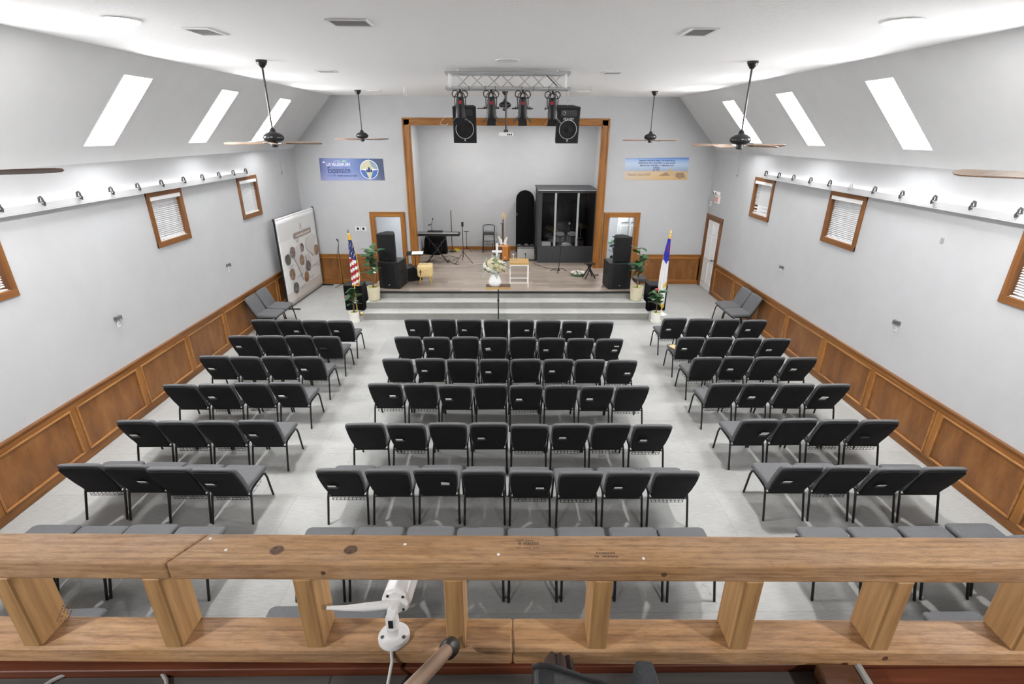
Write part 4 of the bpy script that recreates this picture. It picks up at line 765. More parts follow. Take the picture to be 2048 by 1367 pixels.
b = MB(); b.pad(rrect(.82,.74,.0,.62,.06,.14,4),-.18,.22,.07,.02,3); b.obj('bag_body','black_cloth',t,True); b = MB(); b.pad(rrect(.34,.32,.0,.40,.05,.1,4),-.34,-.20,.05,.01,3); b.obj('side_pocket','black_cloth',t,True)
for x in (-.2,.2): MB().tube([(x,-.19,.08),(x,-.20,.4),(x,-.08,.63),(x,.1,.63)],.014,6).obj('strap','black_plastic',t)
t = thing('tall_pole','thin black upright pole behind the keyboard','pole',(-1.90,18.02,ZS)); MB().cyl((0,0,.02),(0,0,1.43),.013,n=8).obj('pole','black_metal',t,True); MB().lathe([(.14,0),(.14,.015),(.03,.03)],16).obj('base','black_metal',t,True)
t = thing('music_stand','low black music stand with white sheets by the left stage post','music stand',(-2.71,15.10,ZS)); tripod(t,.56,.22,.2); b = MB(); b.T = TM((0,0,.58),(R(8),0,R(4))); b.cbox((-.25,-.16,-.008),(.25,.16,.008),.003); b.obj('tray','black_metal',t)
b = MB().cbox((-.13,-.13,0),(.20,.13,.003),.0005).obj('sheet_music','paper',None,label='white sheet music lying on the low music stand',cat='sheet music'); b.location = (-2.67,15.10,ZS+.592); b.rotation_euler = (R(8),0,R(4))
t = thing('microphone_stand','tall black tripod stand with phone holder at centre left of stage','stand',(-1.37,16.30,ZS),R(10)); tripod(t,1.18,.33,.36); MB().cbox((-.035,-.02,1.17),(.035,.015,1.31),.006).obj('phone_holder','black_plastic',t)
t = thing('guitar_stand','small black T-shaped stand behind the tripod stand','stand',(-1.39,18.08,ZS)); tripod(t,.70,.2,.15); MB().cyl((-.09,0,.70),(.09,0,.70),.012,n=6).obj('cross_bar','black_metal',t); 
t = thing('bar_stool','black metal bar stool with arched backrest at the recess wall','stool',(-.60,18.02,ZS),R(0))
for sx in (-1,1):
    for sy, yy in ((-1,-.19),(1,.19)): MB().cyl((sx*.21,yy,0),(sx*.185,yy*.85,.62 if sy < 0 else .62),.014,n=8).obj('leg','black_metal',t,True)
    for z in (.20,.32): MB().cyl((sx*.205,-.18,z),(sx*.205,.18,z),.009,n=6).obj('side_rung','black_metal',t)
for z in (.22,.34):
    for yy in (-.18,.18): MB().cyl((-.205,yy,z),(.205,yy,z),.009,n=6).obj('rung','steel_dark',t)
b = MB(); b.pad(rrect(.42,.42,-.2,.2,.06,.06),0,.05,.02,.01); b.v = [(x,z,.62+y) for x,y,z in b.v]; b.obj('seat','black_plastic',t,True)
MB().tube([(-.19,.16,.62),(-.205,.20,.78),(-.20,.215,.86),(-.15,.22,.90),(0,.225,.915),(.15,.22,.90),(.20,.215,.86),(.205,.20,.78),(.19,.16,.62)],.014,8).obj('back_arch','black_metal',t,True)
# bass guitar, its wooden stand and the amplifiers
t = thing('bass_guitar','bass guitar with maple headstock standing upright','guitar',(-.09,17.02,ZS+.30),R(0)); b = MB(); b.T = TM((0,0,0),(R(-8),0,0))
ob = [(-.10,.0),(.05,-.02),(.15,.03),(.155,.12),(.11,.20),(.13,.30),(.155,.38),(.12,.40),(.07,.33),(.0,.31),(-.08,.34),(-.15,.44),(-.17,.42),(-.13,.30),(-.12,.20),(-.16,.10)]
b.prism(ob,1,-.022,.022); bd = b.obj('guitar_body','bass_body',t); bv = bd.modifiers.new('bevel','BEVEL'); bv.width = .008; bv.segments = 2
b = MB(); b.T = TM((0,0,0),(R(-8),0,0)); b.prism([(-.02,.05),(.10,.04),(.12,.12),(.05,.22),(.04,.30),(-.06,.31),(-.09,.20)],1,-.028,-.021); b.obj('pickguard','white_gloss',t)
b = MB(); b.T = TM((0,0,0),(R(-8),0,0)); b.prism([(-.03,.24),(.03,.24),(.022,.98),(-.022,.98)],1,-.045,-.012); b.obj('neck','dark_oak',t)
b = MB(); b.T = TM((0,0,0),(R(-8),0,0)); b.prism([(-.022,.97),(.022,.97),(.05,1.03),(.055,1.14),(.02,1.19),(-.035,1.17),(-.03,1.05)],1,-.035,-.015); hs = b.obj('headstock','maple',t)
for k in range(4):
    b = MB(); b.T = TM((0,0,0),(R(-8),0,0)); b.cyl((-.03-.0,-.025,1.03+.035*k),(-.075,-.025,1.035+.035*k),.008,n=6); b.obj('tuning_peg','chrome',hs); b = MB(); b.T = TM((0,0,0),(R(-8),0,0)); b.cyl((-.012+.008*k,-.032,.08),(-.012+.008*k,-.048,1.04+.03*k),.0018,n=4); b.obj('string','chrome',t)
b = MB(); b.T = TM((0,0,0),(R(-8),0,0)); b.cbox((-.045,-.034,.14),(.045,-.026,.17),.002).cbox((-.05,-.034,.05),(.05,-.026,.08),.002); b.obj('pickup','black_plastic',t)
t = thing('guitar_floor_stand','black upright guitar stand holding the bass guitar','stand',(-.12,17.17,ZS)); MB().cyl((0,.03,.02),(0,.02,1.13),.012,n=8).obj('pole','black_metal',t,True)
for a in (20,160,270): MB().cyl((0,.03,.16),(.24*math.cos(R(a)),.03+.2*math.sin(R(a)),.01),.011,n=6).obj('leg','black_metal',t)
MB().tube([(-.05,-.06,1.14),(-.055,.0,1.13),(0,.03,1.12),(.055,0,1.13),(.05,-.06,1.14)],.011,6).obj('neck_yoke','black_plastic',t,True); MB().tube([(-.09,-.19,.29),(-.08,-.02,.27),(0,.03,.27),(.08,-.02,.27),(.09,-.19,.29)],.011,6).obj('body_rest','black_plastic',t,True)
t = thing('wooden_amplifier','orange wooden amplifier cabinet in front of the bass guitar','amplifier',(-.05,16.72,ZS),R(-18))
MB().cbox((-.15,-.15,.03),(.17,.15,.48),.008).obj('cabinet','orange_wood',t); MB().cbox((-.17,-.158,.05),(-.02,-.12,.46),.004).obj('front_cloth','dark_oak',t); MB().lathe([(.03,0),(.02,.02)],12,(.07,-.15,.12),ax=(0,-1,0)).obj('knob','petal_cream',t)
for q in ((-.13,-.13),(.15,-.13),(-.13,.13),(.15,.13)): MB().lathe([(.02,0),(.02,.032)],8,(*q,0)).obj('foot','black_plastic',t)
t = thing('wooden_rack','slim brown wooden rack left of the wooden amplifier','rack',(-.42,16.95,ZS)); 
for x in (-.02,.22): MB().cbox((x-.012,-.012,0),(x+.012,.012,.52),.003).obj('upright','dark_oak',t)
for z in (.12,.46): MB().cbox((-.01,-.010,z),(.21,.010,z+.024),.003).obj('crosspiece','dark_oak',t)
t = thing('guitar_amplifier','grey grille guitar amplifier beside the dark drum booth','amplifier',(.66,16.66,ZS),R(0))
MB().cbox((-.30,0,.02),(.30,.28,.465),.012).obj('cabinet','black_plastic',t); MB().cbox((-.282,-.008,.035),(.282,.004,.395),.004).obj('grille','amp_grille',t); MB().cbox((-.285,-.006,.40),(.285,.004,.455),.003).obj('control_panel','steel_dark',t)
for k in range(9): MB().lathe([(.011,0),(.009,.018)],8,(-.22+.055*k,-.006,.428),ax=(0,-1,0)).obj('knob','white_plastic',t)
for q in ((-.26,.04),(.26,.04),(-.26,.24),(.26,.24)): MB().lathe([(.02,0),(.02,.022)],8,(*q,0)).obj('foot','black_plastic',t)
for k, (x, h) in enumerate(((-.22,.05),(.02,.09),(.2,.05))):
    t = thing('effects_pedal','small dark effects pedal on the grey amplifier, %s' % ('left one','middle one','right one')[k],'pedal',(.66+x,16.80,ZS+.467),R(10*k)); MB().cbox((-.06,-.045,0),(.06,.045,h*.6),.006).obj('case','steel_dark',t); MB().lathe([(.016,0),(.014,.02)],8,(0,0,h*.6)).obj('foot_switch','chrome',t)
t = thing('amp_microphone','black microphone on a short stand before the grey amplifier','microphone',(.64,16.52,ZS)); MB().lathe([(.07,0),(.07,.015),(.012,.025)],14).obj('base','black_metal',t,True); MB().cyl((0,0,.02),(0,0,.22),.008,n=6).obj('pole','black_metal',t); MB().tube([(0,-.05,.225),(0,.03,.235),(0,.06,.24)],[.014,.018,.024],10).obj('microphone_head','black_plastic',t,True)
ar = MB(); t = thing('arched_panel','tall black panel with rounded top behind the grey amplifier','panel',(.665,18.02,ZS)); pts = [(-.31,0),(.31,0)]+[(.31*math.cos(R(a)),1.80+.30*math.sin(R(a))) for a in range(0,181,15)]
MB().prism(pts,1,-.10,.10).obj('panel_body','black_cloth',t); MB().cbox((-.285,-.115,1.28),(-.27,-.10,1.36),.003).obj('latch','wire_grey',t)
# drum booth
BX0, BX1, BY0, BY1, BZ = 1.02, 2.84, 16.36, 17.95, 2.25
t = thing('drum_booth','dark grey drum booth with clear windows on the stage','booth',(0,0,ZS))
def bo(name, lo, hi, mm='booth_grey', c=.006): return MB().cbox(lo, hi, c).obj(name, mm, t)
bo('front_panel',(BX0,BY0,0),(BX1,BY0+.05,.54)); bo('back_wall',(BX0,BY1-.05,0),(BX1,BY1,BZ-.05),'black_cloth'); bo('left_panel',(BX0,BY0+.05,0),(BX0+.05,BY1-.05,.54)); bo('right_wall',(BX1-.05,BY0+.05,0),(BX1,BY1-.05,BZ-.05),'black_cloth')
bo('left_wall',(BX0+.005,BY0+.3,.54),(BX0+.05,BY1-.05,BZ-.05))
for x, w in ((BX0,.12),(BX1-.05,.05)): bo('corner_post',(x,BY0,.54),(x+w,BY0+.05,BZ-.06))
for x in (1.53,2.235): bo('mullion',(x,BY0+.004,.54),(x+.065,BY0+.046,BZ-.06),'alu')
bo('head_rail',(BX0,BY0,BZ-.06),(BX1,BY0+.05,BZ))
for k in range(5): bo('roof_board',(BX0-.03,BY0-.04+.33*k,BZ),(BX1+.03,BY0+.285+.33*k,BZ+.04),'booth_grey')
MB().cyl((BX0-.03,BY0-.05,BZ+.02),(BX1+.03,BY0-.05,BZ+.02),.012,n=8).obj('edge_strip','alu',t)
for a, b_ in ((BX0+.12,1.53),(1.595,2.235),(2.30,BX1-.05)): MB().box((a,BY0+.02,.54),(b_,BY0+.026,BZ-.06)).obj('window_pane','acrylic',t)
MB().box((BX0+.02,BY0+.05,.54),(BX0+.026,BY0+.3,BZ-.06)).obj('window_pane','acrylic',t)
b = MB(); vs = []
for i in range(17):
    for j in range(9): vs.append((BX0+.08+1.66*i/16, BY1-.12-.03*math.sin(i*1.9+j*.4)-.10*max(0,(j-5)/3)*abs(math.sin(i*.39)), .1+1.95*j/8*(1-.12*abs(math.sin(i*.39+.2)))))
b.add(vs,[(i*9+j,i*9+j+1,i*9+j+10,i*9+j+9) for i in range(16) for j in range(8)]); dr_ = b.obj('sound_drape','black_cloth',t,True); m_ = dr_.modifiers.new('thickness','SOLIDIFY'); m_.thickness = .01
bo('floor_box',(1.16,BY0+.08,.35),(1.45,BY0+.22,.66),'white_plastic')
t = thing('drum_kit','silver drum kit with brass cymbals inside the dark booth','drum kit',(1.98,17.02,ZS))
def drum(name, c, r, h, ax):
    d = MB().lathe([(r,-h/2),(r,h/2)],24,c,ax=ax,cap=False).obj(name,'drum_silver',t,True); A = Vector(ax).normalized()
    for sg in (-1,1): MB().lathe([(r+.012,-.015),(r+.012,.015),(r-.005,.018)],24,Vector(c)+A*h/2*sg,ax=ax,cap=False).obj('hoop','chrome',d,True)
    MB().lathe([(.001,0),(r,.001)],24,Vector(c)+A*(h/2),ax=ax,cap=False).obj('drum_head','white_gloss',d); MB().lathe([(.001,0),(r,.001)],24,Vector(c)-A*(h/2),ax=ax,cap=False).obj('drum_head','white_gloss',d)
    u, w = frame(A)
    for k in range(8): q = u*math.cos(k*math.pi/4)+w*math.sin(k*math.pi/4); MB().cyl(Vector(c)+q*(r+.012)-A*h*.4,Vector(c)+q*(r+.012)+A*h*.4,.006,n=5).obj('lug','chrome',d)
drum('bass_drum',(0,-.10,.30),.28,.38,(0,-1,.0)); drum('tom_drum',(-.20,-.14,.73),.16,.22,(0,-.35,1)); drum('tom_drum',(.20,-.14,.73),.165,.23,(0,-.35,1)); drum('snare_drum',(-.36,.26,.58),.18,.14,(0,0,1)); drum('floor_tom',(.46,.28,.42),.20,.36,(0,0,1))
for x, y, z, r in ((-.52,-.05,1.03,.19),(.50,-.02,1.10,.22),(-.36,.3,.90,.17)):
    MB().cyl((x,y,.05),(x,y,z+.05),.010,n=8).obj('cymbal_stand','chrome',t,True)
    for a in (90,210,330): MB().cyl((x,y,.22),(x+.2*math.cos(R(a)),y+.2*math.sin(R(a)),.01),.008,n=6).obj('stand_leg','chrome',t)
    MB().lathe([(.018,.03),(.04,.015),(r,-.012),(r,-.015),(.03,.008)],24,(x,y,z),ax=(.1,-.18,1)).obj('cymbal','brass',t,True)
MB().cyl((.12,.0,.58),(.12,.0,1.13),.012,n=8).obj('mount_post','chrome',t); MB().lathe([(.03,0),(.045,.03),(.04,.07),(.01,.09)],12,(.12,0,1.12)).obj('microphone_head','wire_grey',t,True)
t = thing('drum_throne','round black drum throne behind the kit in the booth','stool',(1.9,17.55,ZS)); MB().lathe([(.16,.42),(.17,.46),(.16,.50),(.05,.52)],20).obj('seat','black_plastic',t,True); tripod(t,.42,.22,.2,mm='chrome')
# front of the stage
t = thing('boom_stand','black straight microphone stand on low tripod before the drum booth','stand',(1.62,15.31,ZS)); MB().cyl((0,0,.03),(.05,.0,.84),.011,n=8).obj('pole','black_metal',t,True); MB().lathe([(.03,.0),(.03,.05),(.014,.07)],10).obj('hub','black_metal',t)
for a in (190,345,255): MB().tube([(0,0,.06),(.12*math.cos(R(a)),.14*math.sin(R(a)),.07),(.26*math.cos(R(a)),.34*math.sin(R(a)),.012)],.010,6).obj('leg','black_metal',t)
MB().tube([(1.60,15.28,ZS+.008),(1.45,15.5,ZS+.008),(1.2,15.7,ZS+.008),(1.0,16.0,ZS+.008),(.88,16.30,ZS+.008)],.006,6).obj('floor_cable','black_plastic',None,True,label='thin black cable curving from the grey amplifier to the microphone stand',cat='cable')
t = thing('folding_stand','black A-frame folding stand near the right stage end','stand',(2.42,14.42,ZS),R(12))
for sx in (-1,1): MB().cyl((sx*.15,-.10,.01),(-sx*.06,.0,.42),.018,n=8).obj('front_leg','black_metal',t); MB().cyl((sx*.15,.14,.01),(-sx*.06,.03,.42),.018,n=8).obj('rear_leg','black_metal',t)
MB().cbox((-.14,-.08,.42),(.14,.10,.455),.008).obj('top_plate','black_plastic',t)
def blossom(r, n=7):
    b = MB()
    for k in range(n): a = 2*math.pi*k/n; b.lathe([(.002,-.3*r),(.45*r,-.1*r),(.42*r,.25*r),(.1*r,.5*r)],7,(.5*r*math.cos(a),.5*r*math.sin(a),0),ax=(.6*math.cos(a),.6*math.sin(a),1))
    b.lathe([(.3*r,-.2*r),(.45*r,.2*r),(.05*r,.6*r)],7); return b
t = thing('flower_wreath','dark green wreath with white flowers lying on the stage','wreath',(2.14,14.78,ZS))
MB().tube([(.17*math.cos(R(a)),.14*math.sin(R(a)),.04) for a in range(0,360,20)],.04,8,closed=True).obj('wreath_ring','leaf',t,True)
fl = blossom(.055).mesh('blossom','petal_white',True)
for k in range(9): link('blossom',fl,t,(.17*math.cos(k*.7),.14*math.sin(k*.7),.085),(rnd.uniform(-.3,.3),rnd.uniform(-.3,.3),k))
t = thing('side_table','small white metal table with oak top at the stage edge','table',(.36,13.70,ZS)); MB().cbox((-.26,-.27,.635),(.26,.27,.69),.006).obj('table_top','table_oak',t)
for sx in (-1,1):
    for sy in (-1,1): MB().cbox((sx*.245-.011,sy*.255-.011,0),(sx*.245+.011,sy*.255+.011,.635),.002).obj('leg','white_gloss',t)
for sy in (-1,1): MB().cbox((-.234,sy*.255-.010,.12),(.234,sy*.255+.010,.145),.002).obj('lower_bar','white_gloss',t); MB().cbox((-.234,sy*.255-.010,.605),(.234,sy*.255+.010,.635),.002).obj('apron','white_gloss',t)
t = thing('glass_bottle','small clear stoppered bottle on the oak side table','bottle',(.20,13.66,ZS+.691)); MB().lathe([(.045,0),(.05,.03),(.035,.08),(.014,.12),(.014,.15),(.018,.155)],16).obj('bottle_body','glass_clear',t,True); MB().lathe([(.012,.15),(.018,.175),(.004,.20)],10).obj('stopper','white_gloss',t,True)
# lectern tray with vase, flowers, cross
t = thing('pole_lectern','wooden lectern tray on a slim black pole before the steps','lectern',(-.19,12.08,0)); MB().lathe([(.16,0),(.16,.015),(.04,.03)],20).obj('base','black_metal',t,True); MB().cyl((0,0,.02),(0,0,.94),.016,n=10).obj('pole','black_metal',t,True); MB().lathe([(.024,.56),(.026,.60),(.022,.63)],10).obj('collar','black_plastic',t)
MB().cbox((-.30,-.18,.94),(.30,.18,.965),.004).obj('tray','dark_oak',t); MB().cbox((-.30,-.195,.935),(.30,-.18,.985),.003).obj('front_lip','table_oak',t)
VX, VY, VZ = -.27, 12.06, .966
t = thing('flower_vase','white ribbed vase standing on the lectern tray','vase',(VX,VY,VZ)); b = MB(); n = 36; prof = [(.10,0),(.115,.01),(.15,.07),(.155,.12),(.12,.22),(.09,.28),(.085,.31),(.095,.33),(.075,.325)]
b.lathe(prof,n); b.v = [(x*(1+.03*math.cos(12*math.atan2(y,x))),y*(1+.03*math.cos(12*math.atan2(y,x))),z) for x,y,z in b.v]; b.obj('vase_body','white_gloss',t,True)
t = thing('flower_bouquet','round bouquet of cream and white flowers in the vase','bouquet',(VX,VY,VZ+.34))
for k in range(7): a = 2*math.pi*k/7; MB().cyl((.02*math.cos(a),.02*math.sin(a),-.15),(.15*math.cos(a),.12*math.sin(a),.12),.005,n=5).obj('stem','petal_green',t)
kinds = [blossom(.058).mesh('blossom',q,True) for q in ('petal_cream','petal_white','petal_green','petal_cream')]
lm = MB().add([(0,0,0),(.03,.05,.01),(0,.13,-.01),(-.03,.05,.01)],[(0,1,2,3)]).mesh('bouquet_leaf','sage')
for k in range(58):
    f = (k+.5)/58; ph = math.acos(1-1.5*f); th = k*2.39996; d = Vector((math.sin(ph)*math.cos(th),math.sin(ph)*math.sin(th),math.cos(ph)))
    o = link('blossom',kinds[k%4 if k%9 else 2],t,(d.x*.245*(1+.12*math.sin(k*3.1)),d.y*.20,.14+d.z*.17*(1+.15*math.sin(k*2.3)))); o.rotation_euler = d.to_track_quat('Z','Y').to_euler()
    if k%3 == 0: o2 = link('leaf',lm,t,(d.x*.26,d.y*.21,.12+d.z*.17)); o2.rotation_euler = d.to_track_quat('Y','Z').to_euler(); o2.scale = (1.6,1.6,1.6)
t = thing('white_cross','white wooden cross rising behind the bouquet','cross',(-.215,12.20,VZ)); MB().cbox((-.026,-.015,0),(.026,.015,1.02),.004).obj('upright','white_gloss',t); MB().cbox((-.12,-.0155,.80),(.12,.0145,.85),.004).obj('crossbar','white_gloss',t); MB().cbox((-.06,-.03,0),(.06,.03,.02),.003).obj('foot','white_gloss',t)
# ================================================================== floor left and right of the steps
def leaf_mesh(L, W, mm):
    b = MB(); vs = []; ns = 8
    for i in range(ns+1):
        f = i/ns; w = W*math.sin(math.pi*min(1,f*.95+.03))**.75; zz = -.28*L*f*f
        vs += [(-w,L*f,zz+.18*w),(0,L*f,zz),(w,L*f,zz+.18*w)]
    b.add(vs,[(i*3+j,i*3+j+1,i*3+j+4,i*3+j+3) for i in range(ns) for j in range(2)]); return b.mesh('leaf',mm,True)
LEAF = [leaf_mesh(.25,.082,'leaf'), leaf_mesh(.21,.07,'leaf'), leaf_mesh(.23,.075,'leaf_light')]
def plant(x, y, z, label, potkind, pr, ph, h, nl, ls, seed, stems, flower=False):
    rr = random.Random(seed)
    p = thing('plant_pot','%s pot holding the %s' % potkind,'pot',(x,y,z)); mm = 'pot_beige' if 'beige' in potkind[0] else 'pot_white'
    MB().lathe([(pr*.82,0),(pr*.9,.01),(pr,ph*.9),(pr,ph),(pr*.9,ph),(pr*.88,ph*.88),(.01,ph*.88)],24).obj('pot_body',mm,p,True); MB().lathe([(.001,ph*.905),(pr*.5,ph*.91),(pr*.88,ph*.885)],18,cap=False).obj('moss','moss',p,True)
    if mm == 'pot_white': MB().lathe([(pr*.86,-.0),(pr*.9,-.0)],8) ; MB().lathe([(pr*1.02,0),(pr*1.05,.05),(pr*.9,.052)],24).obj('saucer','pot_white',p,True)
    t = thing('potted_plant', label, 'plant', (x,y,z+ph*.9)); tips = []
    for k in range(stems):
        a = rr.uniform(0,6.28); hh = h*rr.uniform(.72,1); lean = rr.uniform(.05,.16)*h
        pts = [(0.02*math.cos(a),.02*math.sin(a),-.05)]+[(lean*f*f*math.cos(a)+.01*math.sin(5*f+k),lean*f*f*math.sin(a),hh*f) for f in (.3,.6,.85,1)]
        MB().tube(pts,[.012,.011,.009,.007,.004],6).obj('stem','stem',t,True); tips.append((pts,hh))
    for k in range(nl):
        pts, hh = tips[k%stems]; f = .30+.70*((k//stems)+.5)/(nl/stems); f = min(f,1); i = min(int(f*4),3); q = Vector(pts[i]).lerp(Vector(pts[i+1]),f*4-i)
        o = link('leaf',LEAF[0 if k%7 else 2] if k%2 else LEAF[1],t,q,(rr.uniform(.0,.75),rr.uniform(-.45,.45),k*2.4+rr.uniform(-.5,.5))); sc_ = ls*rr.uniform(.8,1.15); o.scale = (sc_,)*3
    if flower:
        b = blossom(.05).obj('red_flower','red_petal',t,True); b.location = flower
    return t
plant(-3.46,12.90,.351,'tall rubber plant left of the steps in front of the left subwoofer',('large beige','tall plant left of the steps'),.165,.37,1.08,30,1.15,3,3)
plant(3.44,12.90,.351,'tall rubber plant right of the steps in front of the right subwoofer',('large beige','tall plant right of the steps'),.165,.37,1.05,34,1.1,8,3)
plant(-3.82,12.19,0,'small leafy plant on the floor by the striped flag',('small white','small plant by the striped flag'),.125,.27,.62,22,.95,5,3,(-.19,.1,.38))
plant(3.80,12.17,0,'small leafy plant on the floor by the white flag',('small white','small plant by the white flag'),.125,.27,.62,24,.95,11,3,(-.02,.1,.58))
def black_box(x, y, w, d, h, rz, label):
    t = thing('floor_speaker', label, 'speaker', (x,y,0), R(rz), 'black speakers on the floor'); c = MB().prism([(-w/2,0),(w/2,0),(w/2-.03,d),(-w/2+.03,d)],2,0,h).obj('cabinet','speaker_black',t); bv = c.modifiers.new('bevel','BEVEL'); bv.width = .02; bv.segments = 2; bv.limit_method = 'ANGLE'
    MB().cbox((-w/2+.02,-.008,.03),(w/2-.02,.004,h-.03),.003).obj('grille','black_cloth',t)
black_box(-4.06,13.06,.50,.44,.70,-4,'black speaker on the floor beside the left end of the steps'); black_box(4.06,13.02,.50,.46,.72,6,'black speaker on the floor beside the right end of the steps')
t = thing('equipment_case','dark grey equipment case behind the left floor speaker','case',(-4.02,14.1,0)); MB().cbox((-.2,-.15,0),(.2,.2,.47),.015).obj('case_body','booth_grey',t); MB().tube([(-.06,-.155,.30),(-.06,-.18,.31),(.06,-.18,.31),(.06,-.155,.30)],.008,6).obj('handle','black_plastic',t)
t = thing('round_stool','round dark grey stool behind the right tall plant','stool',(3.86,14.25,0)); MB().lathe([(.20,.50),(.21,.55),(.19,.60),(.05,.615)],24).obj('seat','booth_grey',t,True); tripod(t,.5,.22,.25)
# flags
def flag(name, x, y, h, label, kind):
    t = thing(name, label, 'flag', (x,y,0)); MB().lathe([(.15,0),(.155,.02),(.10,.05),(.03,.07),(.025,.13)],20).obj('base','brass' if kind == 'us' else 'pot_white',t,True); MB().cyl((0,0,.07),(0,0,h-.10),.013,n=8).obj('pole','gold',t,True); MB().lathe([(.012,h-.11),(.026,h-.09),(.02,h-.06),(.008,h-.03),(.002,h)],10).obj('finial','gold' if kind != 'us' else 'steel_dark',t,True)
    b = MB(); ns, nt_ = 26, 34; zt = h-.12; top_w, = (.05,)
    bot = .80 if kind == 'us' else .12
    vs = []
    for j in range(nt_+1):
        f = j/nt_; wd = .055+.17*math.sin(min(1,f*1.25)*math.pi/2)*(1 if f < .85 else 1-.3*(f-.85)/.15)
        for i in range(ns+1):
            g = i/ns; ph = g*math.pi*6; am = (.012+.045*f)
            xx = (g-.12)*wd*(1 if kind == 'us' else .95)*(1 if kind == 'us' else -1); yy = -.03-am*(.5+.5*math.cos(ph))-.02*f
            low = (bot if kind == 'us' else bot+.55*abs(g-.25)*1.1)
            vs.append((xx+.012*f*math.sin(ph), yy, zt-(zt-low)*f))
    fs = [(j*(ns+1)+i, j*(ns+1)+i+1, (j+1)*(ns+1)+i+1, (j+1)*(ns+1)+i) for j in range(nt_) for i in range(ns)]
    b.add(vs, fs); mi = []
    for j in range(nt_):
        for i in range(ns):
            f, g = j/nt_, i/ns
            if kind == 'us':
                if g > .94 or j >= nt_-1: q = 3
                elif f < .42+.10*g: q = 0 if not ((i*7+j*3)%11 == 0 and f > .12) else 2
                else: q = 1 if int((f*1.0+g*.10)*15)%2 else 2
                if f < .10: q = 3
            else:
                q = 2
                if f < .34+.05*g and f > .03: q = 0
                if .10 < f < .22 and .3 < g < .5: q = 1
                if j >= nt_-2 or g > .95 and f > .3 or f <= .03 or (.62 < f < .68 and g < .35): q = 3
            mi.append(q)
    b.mi = mi; o = b.obj('flag_cloth',['flag_blue' if kind == 'us' else 'flag_royal','flag_red','flag_white','flag_gold'],t,True); m_ = o.modifiers.new('thickness','SOLIDIFY'); m_.thickness = .004
flag('striped_flag',-3.90,12.74,2.24,'draped red, white and blue striped flag with gold fringe on pole','us'); flag('white_flag',4.10,12.72,2.24,'draped white flag with blue corner and gold fringe on pole','ch')
t = thing('microphone_stand','black microphone stand on the floor beside the world map banner','stand',(-5.02,15.30,0)); tripod(t,.95,.26,.12); MB().tube([(0,0,.94),(-.01,-.02,1.1),(.03,-.05,1.42)],.009,6).obj('boom','black_metal',t,True); MB().tube([(.03,-.05,1.41),(.025,-.07,1.46),(.01,-.10,1.49)],[.014,.02,.026],8).obj('microphone_head','black_plastic',t,True); MB().tube([(.02,-.04,1.35),(-.07,-.04,1.0),(-.10,-.03,.62),(-.04,-.03,.75)],.006,5).obj('hanging_cable','black_plastic',t,True)
# backdrop banner with world map
A, Bp = Vector((-5.84,13.14,0)), Vector((-5.70,15.52,0)); ang = math.atan2(Bp.y-A.y,Bp.x-A.x); BW = (Bp-A).length
t = thing('backdrop_banner','large world map backdrop banner with round photos on a black frame','banner',A,ang)
for x in (0,BW): MB().cyl((x,.03,.02),(x,.03,2.36),.020,n=10).obj('upright','black_metal',t,True); MB().cyl((x,-.30,.018),(x,.14,.018),.018,n=8).obj('foot','black_metal',t,True); MB().lathe([(.03,2.34),(.034,2.37),(.02,2.40)],12,(x,.03,0)).obj('corner_knob','black_plastic',t,True)
MB().cyl((0,.03,2.35),(BW,.03,2.35),.026,n=12).obj('top_tube','white_plastic',t,True); MB().cyl((0,.03,.05),(BW,.03,.05),.016,n=10).obj('bottom_tube','white_plastic',t,True)
b = MB(); vs = []; nx_, nz_ = 24, 20
for i in range(nx_+1):
    for j in range(nz_+1):
        f, g = i/nx_, j/nz_; sag = max(0,(g-.72)/.28); vs.append((.02+(BW-.04)*f, .0-.006*math.sin(f*9+g*7)*sag-.012*sag*math.sin(f*21)*(1-g), .055+2.28*g))
b.add(vs,[(i*(nz_+1)+j,(i+1)*(nz_+1)+j,(i+1)*(nz_+1)+j+1,i*(nz_+1)+j+1) for i in range(nx_) for j in range(nz_)]); b.mi = [1 if j >= 15 else 2 if j < 3 else 0 for i in range(nx_) for j in range(nz_)]
o = b.obj('printed_cloth',['mat_white','top_sheet','mat_band'],t,True); m_ = o.modifiers.new('thickness','SOLIDIFY'); m_.thickness = .004
def bp(pts, mname, name, y=-.02): return MB().prism([(x*BW,z*2.35) for x,z in pts],1,y-.002,y).obj(name,mname,t)
bp([(.36,.735),(.82,.735),(.82,.795),(.36,.795)],'bar_brown','title_bar',-.024); dashes(t,.40*BW,.78*BW,.75*2.35,.06,'bar_text',-.0265,22,'title_lettering')
bp([(.555,.84),(.575,.84),(.57,.885),(.56,.885)],'ink_light','small_mark',-.026); dashes(t,.52*BW,.61*BW,.82*2.35,.02,'ink_light',-.026,6)
for q in ([(.30,.60),(.42,.66),(.50,.62),(.44,.54),(.40,.44),(.47,.36),(.49,.26),(.44,.22),(.41,.32),(.36,.42),(.30,.50)],[(.62,.62),(.70,.69),(.88,.70),(.96,.66),(.88,.58),(.86,.48),(.80,.44),(.74,.50),(.66,.54)],[(.58,.50),(.68,.50),(.72,.42),(.66,.28),(.60,.38)],[(.86,.34),(.94,.36),(.93,.29),(.87,.28)],[(.40,.70),(.48,.73),(.47,.67)]): bp(q,'mat_map','map_land',-.024)
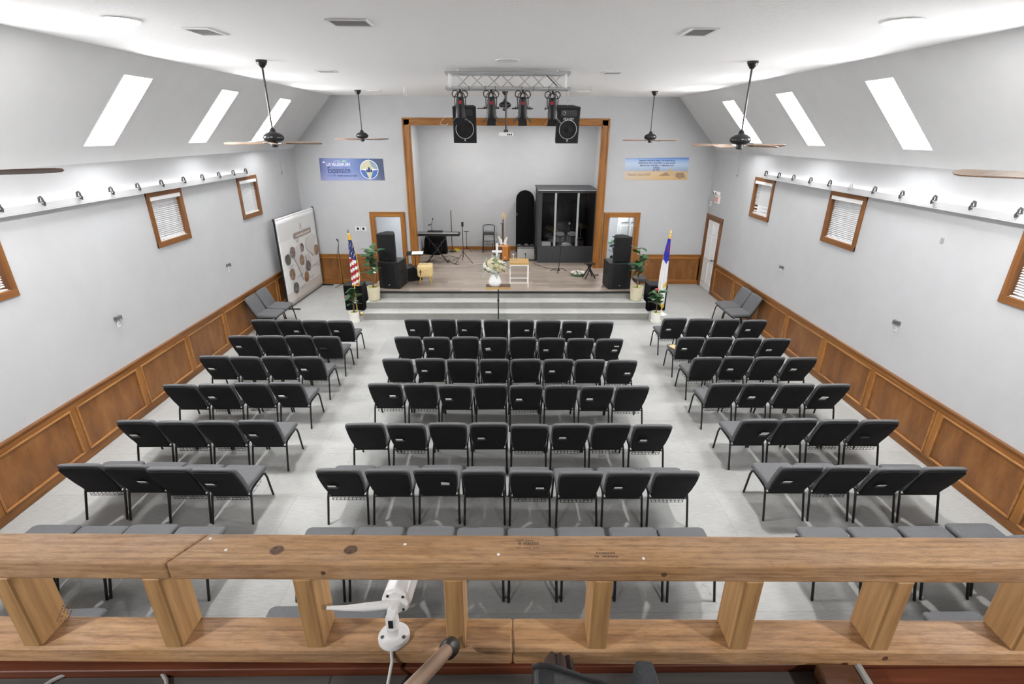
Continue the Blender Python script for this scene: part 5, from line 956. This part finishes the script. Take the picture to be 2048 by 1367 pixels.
for k, (cx, cz) in enumerate(((.27,.60),(.14,.545),(.52,.605),(.47,.465),(.90,.50),(.19,.365),(.62,.36),(.53,.245),(.23,.19))): 
    r_ = .062 if k not in (2,) else .05
    bp([(cx+r_*.98*math.cos(R(a)),cz+r_*1.05*math.sin(R(a))) for a in range(0,360,20)],'photo%d' % ((0,1,0,2,3,2,0,3,1)[k]),'round_photo',-.027)
for x0, z0 in ((.30,.305),(.70,.33),(.62,.21),(.33,.16),(.12,.46)): dashes(t,x0*BW,(x0+.14)*BW,z0*2.35,.015,'ink_light',-.026,8); dashes(t,x0*BW,(x0+.10)*BW,(z0-.015)*2.35,.012,'ink_light',-.026,6)
# cables on the stage
MB().tube([(-1.75+.10*math.cos(R(a))*(1-.0003*a),18.12+.06*math.sin(R(a)),ZS+.012+.00006*a) for a in range(0,1080,30)],.009,6).obj('yellow_cable','yellow',None,True,label='coiled yellow cable at the foot of the recess wall',cat='cable')
for k, pts in enumerate((((-2.7,15.9),(-2.5,16.6),(-2.2,16.9),(-1.9,16.6),(-1.7,16.2),(-1.5,16.0)),((-2.6,17.2),(-2.2,17.1),(-1.9,17.3),(-1.6,17.0),(-1.75,16.6)),((2.6,14.6),(2.75,14.75),(2.6,14.95),(2.45,14.85),(2.62,14.7),(2.78,14.9)))):
    MB().tube([(x,y,ZS+.008) for x,y in pts],.007,6).obj('floor_cable','black_plastic',None,True,label=('black cable looping under the keyboard stand','black cable lying in front of the equipment bag','tangle of dark cable beside the A-frame stand')[k],cat='cable')
# side rooms: door leaf and a plant seen through the right doorway, panel through the left one
t = thing('white_door','white panelled door standing open in the right side room','door',(3.80,17.45,0),R(8)); MB().cbox((0,-.02,0),(.8,.02,2.05),.004).obj('leaf','white_paint',t)
for x0, x1 in ((.10,.36),(.44,.70)):
    for z0, z1 in ((.2,.8),(.95,1.55),(1.65,1.93)): MB().cbox((x0,-.028,z0),(x1,-.018,z1),.006).obj('panel','white_gloss',t)
plant(3.66,16.95,0,'dark leafy plant seen through the right doorway',('plain white','plant behind the right doorway'),.14,.3,1.1,18,1.1,21,2)
